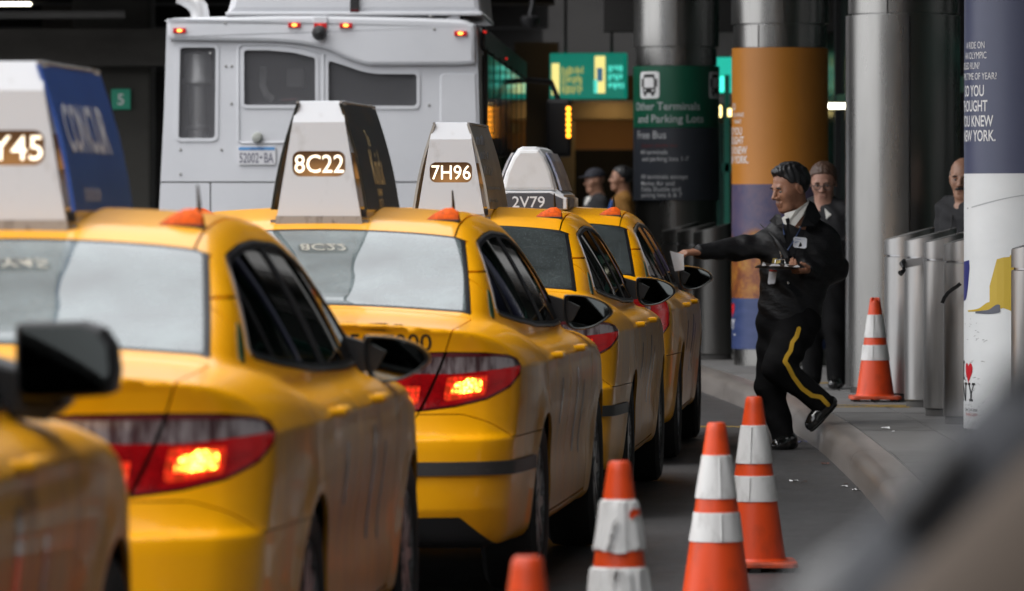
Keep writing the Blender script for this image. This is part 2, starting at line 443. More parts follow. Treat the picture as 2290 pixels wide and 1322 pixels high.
def flank_brown(m):
    """streaky brown mixed into the paint on the flanks of the cabs, with less coat"""
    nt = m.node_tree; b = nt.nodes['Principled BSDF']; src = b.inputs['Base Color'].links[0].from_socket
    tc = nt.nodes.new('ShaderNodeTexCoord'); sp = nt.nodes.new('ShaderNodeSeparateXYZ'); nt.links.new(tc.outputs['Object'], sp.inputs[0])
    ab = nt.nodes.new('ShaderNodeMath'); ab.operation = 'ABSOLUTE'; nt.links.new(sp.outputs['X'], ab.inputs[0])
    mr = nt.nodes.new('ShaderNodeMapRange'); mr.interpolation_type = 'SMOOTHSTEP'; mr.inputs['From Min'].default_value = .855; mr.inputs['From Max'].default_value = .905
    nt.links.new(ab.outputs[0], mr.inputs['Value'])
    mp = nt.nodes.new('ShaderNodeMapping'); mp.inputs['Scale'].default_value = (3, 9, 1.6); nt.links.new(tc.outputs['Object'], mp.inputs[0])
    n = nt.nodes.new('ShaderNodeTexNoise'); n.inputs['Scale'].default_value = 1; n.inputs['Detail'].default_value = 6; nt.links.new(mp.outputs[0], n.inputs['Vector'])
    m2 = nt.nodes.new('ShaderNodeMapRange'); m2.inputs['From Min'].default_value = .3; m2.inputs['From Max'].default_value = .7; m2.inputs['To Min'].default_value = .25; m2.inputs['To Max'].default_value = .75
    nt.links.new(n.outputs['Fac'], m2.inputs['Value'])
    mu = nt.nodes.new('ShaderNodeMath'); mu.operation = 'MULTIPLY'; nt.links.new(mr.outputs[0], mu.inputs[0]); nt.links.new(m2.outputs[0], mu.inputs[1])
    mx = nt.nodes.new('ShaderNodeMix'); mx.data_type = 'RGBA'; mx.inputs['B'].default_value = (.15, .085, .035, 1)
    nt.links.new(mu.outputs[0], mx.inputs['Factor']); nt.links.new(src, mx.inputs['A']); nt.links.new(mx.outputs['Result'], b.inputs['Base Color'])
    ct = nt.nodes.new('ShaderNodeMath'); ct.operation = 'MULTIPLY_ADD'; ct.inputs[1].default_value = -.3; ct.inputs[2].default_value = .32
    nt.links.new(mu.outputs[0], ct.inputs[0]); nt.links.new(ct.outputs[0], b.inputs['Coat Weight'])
paint_plain = M('yellow_handle_paint', (.80, .36, .004), .4, coat=.3, spec=.25)
flank_brown(paint)

# ================================================================== the shell of the cab as one field (x right, y forward from the rear bumper, z up)
planW = pchip([(-.1, .60), (0, .735), (.1, .82), (.3, .872), (.7, .898), (1.1, .91), (2.2, .912), (3.4, .906), (4.0, .897), (4.4, .86), (4.7, .77), (4.85, .64), (4.95, .5)])
secW = pchip([(.05, .84), (.15, .90), (.22, .945), (.35, .972), (.5, .985), (.64, .994), (.76, 1.0), (.86, 1.0), (.885, .987), (.95, .948), (1.0, .915), (1.1, .86), (1.3, .8)])
rearP = pchip([(.0, .16), (.2, .085), (.32, .02), (.36, .004), (.45, .0), (.56, .0), (.605, .004), (.625, .032), (.70, .058), (.80, .075), (.90, .085), (.97, .075), (1.02, .06), (1.1, .06)])
frontP = pchip([(.0, .25), (.2, .10), (.4, .0), (.55, .02), (.7, .09), (.85, .3), (1.0, .7)])
curvR = pchip([(-.1, 0), (0, 0), (.4, .018), (.6, .055), (.75, .115), (.86, .20), (1.0, .33)])
curvF = pchip([(-.1, 0), (0, 0), (.4, .05), (.6, .13), (.75, .25), (.9, .45)])
deckZ = pchip([(-.1, .95), (.02, 1.015), (.07, 1.035), (.14, 1.038), (.4, 1.048), (.75, 1.062), (1.1, 1.03), (1.5, .99), (3.3, .985), (3.6, .98), (3.95, .945), (4.4, .86), (4.72, .75), (4.9, .60)])
roofZ = pchip([(.2, .80), (.45, .93), (.70, 1.062), (1.0, 1.192), (1.36, 1.355), (1.58, 1.409), (2.1, 1.447), (2.6, 1.435), (2.95, 1.38), (3.3, 1.205), (3.75, .985), (4.0, .86)])
planG = pchip([(.3, .80), (.72, .885), (1.2, .955), (1.8, 1.0), (2.6, 1.0), (3.4, .955), (4.0, .85)])
AX_R, AX_F, WR, AXZ = 1.10, 3.875, .345, .325

def shell(P):
    x, y, z = np.abs(P[:, 0]), P[:, 1], P[:, 2]
    w = planW(y) * secW(z)
    win = np.clip((y - 1.2) / .3, 0, 1) * np.clip((3.55 - y) / .3, 0, 1)
    w = w - .014 * np.exp(-((z - .50) / .13) ** 2) * win - .006 * np.exp(-((z - .83) / .03) ** 2) * win
    for ay in (AX_R, AX_F):
        d = np.hypot(y - ay, z - AXZ); w = w + .012 * np.exp(-((d - WR) / .07) ** 2)
    a1 = x - w
    lip = -.026 * np.exp(-((z - 1.026) / .016) ** 2) * np.clip((.72 - x) / .1, 0, 1)
    hollow = .022 * np.exp(-((z - .66) / .06) ** 2) * np.clip((.42 - x) / .06, 0, 1)
    a2 = rearP(z) + curvR(x) + lip + hollow - y
    a3 = y - (4.85 - frontP(z) - curvF(x))
    a4 = z - (deckZ(y) - .055 * (x / .8) ** 2)
    rise = .06 * np.clip((.6 - x) / .08, 0, 1) * np.clip((.2 - y) / .2, 0, 1)
    a5 = .215 + rise - z
    L = smax(a1, smax(a2, a4, .020), .085); L = smax(L, a3, .2); L = smax(L, a5, .06)
    zz = np.maximum(z - .97, 0)
    wg = .805 * planG(y) - .40 * zz - .35 * zz * zz
    G = smax(smax(x - wg, z - (roofZ(y) - .085 * x * x), .07), .7 - z, .05)
    G = smax(G, np.maximum(.45 - y, y - 4.0), .05)
    return smin(L, G, .04)

DLO = round_poly([(1.045, 1.040), (1.22, 1.165), (1.43, 1.312), (1.72, 1.340), (2.1, 1.352), (2.6, 1.340), (2.92, 1.275), (3.2, 1.135), (3.47, .985), (3.40, .958), (2.6, .962), (1.9, .976), (1.4, 1.006)], .07, 4)
RW = spline_poly([(-.64, .75), (-.3, .735), (.3, .735), (.64, .75), (.655, .78), (.58, 1.33), (.565, 1.358), (.3, 1.375), (-.3, 1.375), (-.565, 1.358), (-.58, 1.33), (-.655, .78)], 3)
WS = spline_poly([(-.60, 3.0), (-.3, 2.97), (.3, 2.97), (.60, 3.0), (.64, 3.05), (.72, 3.62), (.70, 3.68), (.3, 3.76), (-.3, 3.76), (-.70, 3.68), (-.72, 3.62), (-.64, 3.05)], 3)
LAMP = [(.32, .905), (.515, .712), (.58, .707), (.74, .724), (.88, .750), (1.00, .790), (1.075, .838), (1.09, .868), (1.07, .893), (1.0, .908), (.88, .917), (.70, .920), (.45, .917)]
HEAD = [(.40, .66), (.55, .62), (1.0, .68), (1.35, .77), (1.2, .79), (.75, .74)]

def ylam(P): return np.abs(P[:, 0]) + .55 * P[:, 1]

def build_cab_meshes(tall_lamps=False):
    V, T = surface_nets(shell, (-1.0, -.08, .12), (1.0, 4.95, 1.52), .0195)
    c = np.cross(V[T[:, 1]] - V[T[:, 0]], V[T[:, 2]] - V[T[:, 0]])
    if (c * grad(shell, V[T[:, 0]])).sum() < 0: T = T[:, ::-1]
    V0, T0 = V, T
    st = {'V': V, 'T': T}
    def split(Tx, phi):
        V2, n, p = cut(st['V'], Tx, phi(st['V'])); st['V'] = V2; return n, p
    def take(phi, gap=.005):
        i, r = split(st['T'], lambda P: phi(P) + gap / 2)
        if gap > 0: _, r = split(r, lambda P: phi(P) - gap / 2)
        st['T'] = r; return i
    right = lambda Tx, Vx=None: Tx[(st['V'] if Vx is None else Vx)[Tx][:, :, 0].mean(1) > 0]
    left = lambda Tx, Vx=None: Tx[(st['V'] if Vx is None else Vx)[Tx][:, :, 0].mean(1) < 0]
    out = []                                   # (name, mesh, index of the part it belongs to)
    def put(name, Tx, m, lip=.008, off=0., par=None, Vx=None):
        if len(Tx) == 0: return None
        out.append((name, skin_mesh(name, st['V'] if Vx is None else Vx, Tx, shell, m, lip, off), par)); return len(out) - 1
    for ay in (AX_R, AX_F):                    # wheel openings
        take(lambda P: np.maximum(np.hypot(P[:, 1] - ay, P[:, 2] - AXZ) - WR, .45 - np.abs(P[:, 0])), 0)
    rw = take(lambda P: np.maximum(poly_sd(RW, P[:, 0], P[:, 1]), .95 - P[:, 2]), .004)
    ws = take(lambda P: np.maximum(poly_sd(WS, P[:, 0], P[:, 1]), .9 - P[:, 2]), .004)
    dl = take(lambda P: np.maximum(poly_sd(DLO, P[:, 1], P[:, 2]), .4 - np.abs(P[:, 0])), .004)
    put('inner_shell', st['T'].copy(), dark_void, 0, -.022)
    rim, ring = split(rw, lambda P: poly_sd(RW, P[:, 0], P[:, 1]) + .020)
    k = put('rear_window', rim, glass_clear, .004); put('window_border', ring, trim_black, .006, 0, k)
    put('windshield', ws, glass_side, .004)
    inner, ring1 = split(dl, lambda P: poly_sd(DLO, P[:, 1], P[:, 2]) + .010)
    inner, ring2 = split(inner, lambda P: poly_sd(DLO, P[:, 1], P[:, 2]) + .023)
    pil, inner = split(inner, lambda P: np.abs(P[:, 1] - 2.22) - .055)
    div, inner = split(inner, lambda P: np.abs(P[:, 1] - 1.36) - .016)
    for sd in (right, left):
        k = put('window_trim', sd(ring1), chrome, .01, .003)
        put('window_frame', sd(ring2), trim_black, .01, 0, k); put('door_pillar', sd(pil), trim_black, .008, 0, k)
        put('window_divider', sd(div), trim_black, .006, 0, k)
        n = sd(inner); ym = st['V'][n][:, :, 1].mean(1)
        for w in (n[ym < 1.36], n[(ym > 1.36) & (ym < 2.22)], n[ym > 2.22]): put('side_window', w, glass_side, .003, -.004)
    # tail lights: outer on the quarter panel, inner on the trunk lid
    lidx = pchip([(.5, .46), (.62, .485), (.70, .530), (.80, .578), (.90, .618), (1.0, .650), (1.035, .665), (1.2, .68)])
    LP = TALL if tall_lamps else LAMP
    lamp = take(lambda P: np.maximum(poly_sd(LP, ylam(P), P[:, 2]), P[:, 1] - 1.0), .004)
    lin, lout = split(lamp, lambda P: np.abs(P[:, 0]) - lidx(P[:, 2]) + .006)
    _, lout = split(lout, lambda P: np.abs(P[:, 0]) - lidx(P[:, 2]) - .006)
    for (nm, Tx) in (('taillight', lout), ('trunk_light', lin)):
        for sd in (right, left):
            Ts = sd(Tx)
            if len(Ts) == 0: continue
            body, rim_ = split(Ts, lambda P: poly_sd(LP, ylam(P), P[:, 2]) + .010)
            blb = cl = body[:0]
            if tall_lamps:
                cl, body = split(body, lambda P: np.maximum(np.abs(ylam(P) - .865) - .022, .74 - P[:, 2]))
                hal, red = split(body, lambda P: np.maximum(ylam(P) - .835, P[:, 2] - .86))
            else:
                toprim, body = split(body, lambda P: -(P[:, 2] - .903)); rim_ = np.concatenate([rim_, toprim])
                cl, red = split(body, lambda P: -(P[:, 2] - (.842 + .025 * np.clip((ylam(P) - .75) / .3, 0, 1))))
                if nm == 'taillight':
                    hal, red = split(red, lambda P: poly_sd([(.685, .742), (.87, .766), (.89, .836), (.71, .833)], ylam(P), P[:, 2]))
                    blb, hal = split(hal, lambda P: poly_sd([(.722, .768), (.858, .778), (.858, .822), (.795, .827), (.787, .814), (.730, .810)], ylam(P), P[:, 2]))
                else: hal, red = split(red, lambda P: poly_sd([(.535, .725), (.585, .735), (.60, .80), (.53, .80)], ylam(P), P[:, 2]))
            k = put(nm, red, red_lens, .004)
            put('lens_rim', rim_, red_dark, .006, .001, k); put('clear_lens', cl, clear_lens, .004, 0, k)
            put('lit_reflector', hal, halo_m, .003, -.001, k); put('lit_bulb', blb, bulb_m, .003, .001, k)
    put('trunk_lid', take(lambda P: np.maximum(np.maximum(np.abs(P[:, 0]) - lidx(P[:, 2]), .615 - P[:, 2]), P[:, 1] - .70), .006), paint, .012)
    put('rear_diffuser', take(lambda P: np.maximum(np.maximum(np.abs(P[:, 0]) - .68 - 1.1 * np.maximum(.325 - P[:, 2], 0), P[:, 2] - .325), P[:, 1] - .5), .003), black_plastic, .01, -.004)
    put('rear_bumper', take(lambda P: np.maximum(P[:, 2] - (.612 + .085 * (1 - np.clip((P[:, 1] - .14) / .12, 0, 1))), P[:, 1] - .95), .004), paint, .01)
    put('front_grille', take(lambda P: np.maximum(np.maximum(np.abs(P[:, 0]) - .55, np.abs(P[:, 2] - .42) - .16), 4.3 - P[:, 1]), .004), black_plastic, .01, -.006)
    hd = take(lambda P: np.maximum(poly_sd(HEAD, np.abs(P[:, 0]) + .5 * np.maximum(4.75 - P[:, 1], 0), P[:, 2]), 4.0 - P[:, 1]), .004)
    for sd in (right, left): put('headlight', sd(hd), clear_lens, .006)
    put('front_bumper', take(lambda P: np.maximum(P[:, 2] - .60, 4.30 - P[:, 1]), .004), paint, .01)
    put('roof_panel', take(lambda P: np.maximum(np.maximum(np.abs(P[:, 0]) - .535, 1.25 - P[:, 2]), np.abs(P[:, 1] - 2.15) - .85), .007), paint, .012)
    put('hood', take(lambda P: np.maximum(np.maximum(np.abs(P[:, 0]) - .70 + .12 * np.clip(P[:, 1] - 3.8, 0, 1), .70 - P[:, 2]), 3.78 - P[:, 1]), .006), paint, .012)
    fd = lambda a, b: (lambda P: np.maximum(np.maximum(np.maximum(.27 - P[:, 2], P[:, 2] - 1.2), np.maximum(a(P) - P[:, 1], P[:, 1] - b(P))), .5 - np.abs(P[:, 0])))
    rr = lambda P: AX_R + np.maximum(np.sqrt(np.maximum((WR + .045) ** 2 - (P[:, 2] - AXZ) ** 2, 0)), .06) - .12 * np.clip((P[:, 2] - .8) / .2, 0, 1)
    mid = lambda P: 2.22 + 0 * P[:, 1]
    d1 = take(fd(rr, mid), .008)
    d2 = take(fd(mid, lambda P: 3.36 + .06 * np.clip((P[:, 2] - .5) / .4, 0, 1)), .008)
    for (sd, sg) in ((right, 1), (left, -1)):
        for (nm, dd, hy) in (('rear_door', d1, 1.62), ('front_door', d2, 2.72)):
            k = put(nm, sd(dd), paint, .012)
            q = np.array([[0, hy, .875]]); hx = sg * float(cast_x(shell, q[:, 1], q[:, 2])[0])
            mb = MB(); mb.tube([(hx - sg * .01, hy - .10, .872), (hx + sg * .026, hy - .080, .874), (hx + sg * .032, hy, .875), (hx + sg * .026, hy + .080, .874), (hx - sg * .01, hy + .10, .872)], [.013, .014, .013, .014, .013], 10)
            out.append(('handle', mb.data('handle', paint_plain), k))
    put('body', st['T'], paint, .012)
    # strips, roundels and decals that lie on the finished shell
    def sticker(name, phi, m, lip, off, sides=(None,)):
        V2, n, _ = cut(V0, T0, phi(V0))
        for sd in sides: put(name, n if sd is None else sd(n, V2), m, lip, off, None, V2)
    sticker('rub_strip', lambda P: np.maximum(np.abs(P[:, 2] - .503) - .0245, P[:, 1] - .735), strip_m, .016, .013)
    RO = spline_poly([(.93, 1.03), (.985, 1.035), (1.09, 1.105), (1.14, 1.145), (1.06, 1.115), (.97, 1.065)], 4)
    sticker('roundel', lambda P: np.maximum(poly_sd(RO, P[:, 1], P[:, 2]), .3 - np.abs(P[:, 0])), leaf_m, .003, .003, (right, left))
    for (y0, y1, z0, z1) in ((1.80, 1.86, .60, .78), (2.55, 2.63, .46, .80), (2.90, 2.95, .44, .74)):
        sticker('door_decal', lambda P: np.maximum(np.maximum(np.abs(P[:, 1] - (y0 + y1) / 2) - (y1 - y0) / 2, np.abs(P[:, 2] - (z0 + z1) / 2) - (z1 - z0) / 2), .3 - np.abs(P[:, 0])), decal_m, 0, .002, (right, left))
    return out

TALL = [(.70, .93), (.69, .74), (.78, .70), (.95, .71), (1.05, .78), (1.06, .90), (1.0, .955), (.85, .96)]
strip_m = M('grey_rub_strip', (.035, .034, .034), .5, bump=(60, .2, .001), noise=((25, 25, 60), .6, .75), color2=(.09, .085, .08))
decal_m = M('door_decal', (.17, .10, .04), .38, coat=.7)

def cast_x(Fn, y, z, x0=1.2, x1=.3, n=40):
    """outermost x of the shell at y, z"""
    a = np.full(len(y), x0); b = np.full(len(y), x1)
    for _ in range(n):
        m = (a + b) / 2; ins = Fn(np.stack([m, y, z], 1)) < 0; b = np.where(ins, m, b); a = np.where(ins, a, m)
    return a
def cast_y(Fn, x, z, y0=-.3, y1=.4, n=40):
    a = np.full(len(x), y0); b = np.full(len(x), y1)
    for _ in range(n):
        m = (a + b) / 2; ins = Fn(np.stack([x, m, z], 1)) < 0; b = np.where(ins, m, b); a = np.where(ins, a, m)
    return a
def cast_z(Fn, x, y, z0=1.7, z1=.6, n=40):
    a = np.full(len(x), z0); b = np.full(len(x), z1)
    for _ in range(n):
        m = (a + b) / 2; ins = Fn(np.stack([x, y, m], 1)) < 0; b = np.where(ins, m, b); a = np.where(ins, a, m)
    return a

# ------------------------------------------------------------------ the other pieces of a cab
def cab_extras():
    out = []
    def add(name, mb, m, par=None):
        out.append((name, mb.data(name, m), par)); return len(out) - 1
    for ay in (AX_R, AX_F):
        for sg in (1, -1):
            cx = sg * .79
            t = MB().lathe([(.215, -.085), (.235, -.10), (.290, -.105), (.318, -.085), (.327, -.04), (.327, .04), (.318, .085), (.290, .105), (.235, .10), (.215, .085)], 44, 'x', (cx, ay, .327))
            w = add('wheel', t, rubber)
            r = MB().lathe([(.216, -.06), (.216, sg * .088 if sg > 0 else .06), (.205, sg * .094), (.195, sg * .075), (.19, sg * .05)], 40, 'x', (cx, ay, .327))
            r.lathe([(.06, sg * .085), (.055, sg * .092), (.0, sg * .093)], 20, 'x', (cx, ay, .327))
            for k in range(10):
                a = 2 * math.pi * k / 10; c, s_ = math.cos(a), math.sin(a); wd = .022
                q = [(rad, off) for rad, off in ((.04, -wd), (.2, -wd * .8), (.2, wd * .8), (.04, wd))]
                fn = lambda p, o, d: (cx + sg * d, ay + p * c - o * s_, .327 + p * s_ + o * c)
                r.prism(q, .088, .06, fn)
            add('rim', r, rim_m, w)
            add('brake_disc', MB().lathe([(0, sg * .03), (.19, sg * .03), (.19, sg * .02), (0, sg * .02)], 24, 'x', (cx, ay, .327)), dark_void, w)
            well = MB().lathe([(.0, sg * .50), (WR + .012, sg * .50), (WR + .012, sg * (.868 if ay == AX_R else .866))], 30, 'x', (0, ay, AXZ), -.25, math.pi + .25)
            add('wheel_well', well, dark_void)
    und = MB().box(-.74, .74, .35, 4.5, .20, .25); add('underbody', und, dark_void)
    ex = MB().tube([(.42, .20, .25), (.42, .05 + .1, .255)], .035, 14); ex.tube([(-.42, .20, .25), (-.42, .15, .255)], .035, 14); add('exhaust_tip', ex, rim_m)
    # seats seen through the glass
    s = MB().box(-.64, .64, 1.30, 1.48, .62, 1.02, .05).box(-.64, .64, 1.45, 1.95, .52, .66, .05)
    add('rear_seat', s, seat_m)
    for x in (-.36, .36):
        f = MB().box(x - .25, x + .25, 2.25, 2.42, .60, 1.05, .06).box(x - .25, x + .25, 2.4, 2.9, .52, .66, .05)
        k = add('front_seat', f, seat_m); add('headrest', MB().box(x - .13, x + .13, 2.24, 2.34, 1.09, 1.25, .04), seat_m, k)
        add('headrest', MB().box(x - .13, x + .13, 1.27, 1.36, 1.03, 1.16, .04), seat_m)
    add('parcel_shelf', MB().box(-.62, .62, .80, 1.31, .985, 1.0), seat_m)
    add('dashboard', MB().box(-.68, .68, 3.05, 3.6, .75, .97, .05), seat_m)
    pl_ = MB().box(-.15, .15, -.004, .004, .70, .84, .004).xf(lambda x, y, z: (x, y + .075, z)); add('number_plate', pl_, plate_m)
    # roof marker lamps and aerial
    for sg in (1, -1):
        x = sg * .465; z0 = float(cast_z(shell, np.array([abs(x)]), np.array([1.62]))[0])
        lm = MB(); prof = [(-.066, .014), (-.062, .034), (-.038, .048), (-.006, .046), (.038, .028), (.074, .006)]
        V = []; F = []; n = 9
        for (u, h) in prof:
            for k in range(n):
                w = math.pi * k / (n - 1); V.append((x - sg * u * .95, 1.62 + .030 * math.cos(w), z0 - .008 + h * math.sin(w) * 1.15))
        for i in range(len(prof) - 1):
            for k in range(n - 1): F.append((i * n + k, i * n + k + 1, (i + 1) * n + k + 1, (i + 1) * n + k))
        F += [tuple(range(n)), tuple((len(prof) - 1) * n + k for k in range(n))]
        lm.add(V, F, True); k = add('marker_lamp', lm, amber)
        add('lamp_base', MB().box(x - .064, x + .064, 1.582, 1.658, z0 - .014, z0 + .001, .003), black_plastic, k)
    z0 = float(cast_z(shell, np.array([.47]), np.array([1.95]))[0])
    add('aerial', MB().tube([(.47, 1.96, z0 - .01), (.47, 1.95, z0 + .03), (.468, 1.93, z0 + .085)], [.007, .006, .003], 8), black_plastic)
    # door mirrors
    for sg in (1, -1):
        o = spline_poly([(-.098, .062), (-.092, -.03), (-.06, -.070), (.02, -.062), (.088, -.022), (.104, .006), (.078, .040), (.01, .066), (-.07, .074)], 4)
        P = np.array(o); cx, cy, cz = .892, 3.30, 1.006
        sh = MB(); V = []; F = []; n = len(P)
        lay = [(.985, -.002), (1.02, .012), (1.02, .04), (.93, .075), (.72, .10), (.40, .115), (.05, .12)]
        for (k, d) in lay: V += [(sg * (cx + p[0] * k), cy + d, cz + p[1] * k) for p in P]
        for i in range(len(lay) - 1):
            for k in range(n): F.append((i * n + k, i * n + (k + 1) % n, (i + 1) * n + (k + 1) % n, (i + 1) * n + k))
        F.append(tuple((len(lay) - 1) * n + k for k in range(n)))
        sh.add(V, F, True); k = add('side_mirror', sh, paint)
        bz = MB(); V = []; F = []
        lay = [(1.0, .006), (1.0, -.006), (.95, -.010), (.90, -.004), (.89, .030)]
        for (q, d) in lay: V += [(sg * (cx + p[0] * q), cy + d, cz + p[1] * q) for p in P]
        for i in range(len(lay) - 1):
            for j in range(n): F.append((i * n + j, i * n + (j + 1) % n, (i + 1) * n + (j + 1) % n, (i + 1) * n + j))
        bz.add(V, F, True); add('bezel', bz, black_plastic, k)
        gm = MB().add([(sg * (cx + p[0] * .885), cy + .014 - .11 * p[0] * .885 + .05 * p[1], cz + p[1] * .885) for p in P], [tuple(range(n))]); add('mirror_glass', gm, mirror_m, k)
        ar = MB().prism([(.70, .955), (.83, .972), (.86, 1.03), (.82, 1.05), (.70, 1.085)], 3.31, 3.41, lambda a, b, d: (sg * a, d, b))
        add('mirror_arm', ar, black_plastic, k)
    return out

lamp_box = M('lamp_window', (.30, .13, .03), .4, emit=(1, .42, .10), estr=.35)
def lamp_glow(name, lo, hi):
    """back-lit amber window, brighter towards the lamp at its foot"""
    m = M(name, (.10, .045, .012), .45); nt = m.node_tree; b = nt.nodes['Principled BSDF']
    tc = nt.nodes.new('ShaderNodeTexCoord'); sp = nt.nodes.new('ShaderNodeSeparateXYZ'); nt.links.new(tc.outputs['Generated'], sp.inputs[0])
    ds = nt.nodes.new('ShaderNodeVectorMath'); ds.operation = 'DISTANCE'; ds.inputs[1].default_value = (.5, .5, .12)
    nt.links.new(tc.outputs['Generated'], ds.inputs[0])
    mr = nt.nodes.new('ShaderNodeMapRange'); mr.inputs['From Min'].default_value = .75; mr.inputs['From Max'].default_value = 0
    mr.inputs['To Min'].default_value = lo; mr.inputs['To Max'].default_value = hi
    nt.links.new(ds.outputs['Value'], mr.inputs['Value']); nt.links.new(mr.outputs[0], b.inputs['Emission Strength'])
    b.inputs['Emission Color'].default_value = (1, .46, .13, 1)
    return m
glow_m = lamp_glow('amber_lamp_window', .02, .55)
digit_lit = M('lit_digits', (.9, .85, .75), .4, emit=(1, .82, .58), estr=1.25)
digit_white = M('white_digits', (.72, .73, .75), .4)
band_grey = M('dark_grey_band', (.06, .062, .072), .4)
tent_white = M('white_plastic', (.66, .67, .68), .3, noise=((9, 9, 9), .5, .8), color2=(.58, .58, .58))

ad_blue = M('blue_advert', (.025, .075, .30), .3, noise=((2.5, 2.5, 2.5), .4, .75), color2=(.035, .10, .36))
ad_dark = M('dark_advert', (.012, .013, .010), .3, noise=((1.2, 1.2, 5), .55, .72), color2=(.10, .05, .012))
ad_grey = M('grey_advert', (.26, .25, .23), .4, noise=((3, 3, 3), .45, .75), color2=(.40, .38, .34))
ad_tent = M('blue_white_advert', (.10, .16, .34), .3, noise=((3, 1.5, 4), .42, .58), color2=(.5, .5, .52))
ad_ink_pale = M('pale_print', (.55, .60, .70), .5)
ad_ink_gold = M('gold_print', (.75, .66, .40), .5)
ad_ink_blue = M('faded_blue_print', (.16, .19, .24), .5)

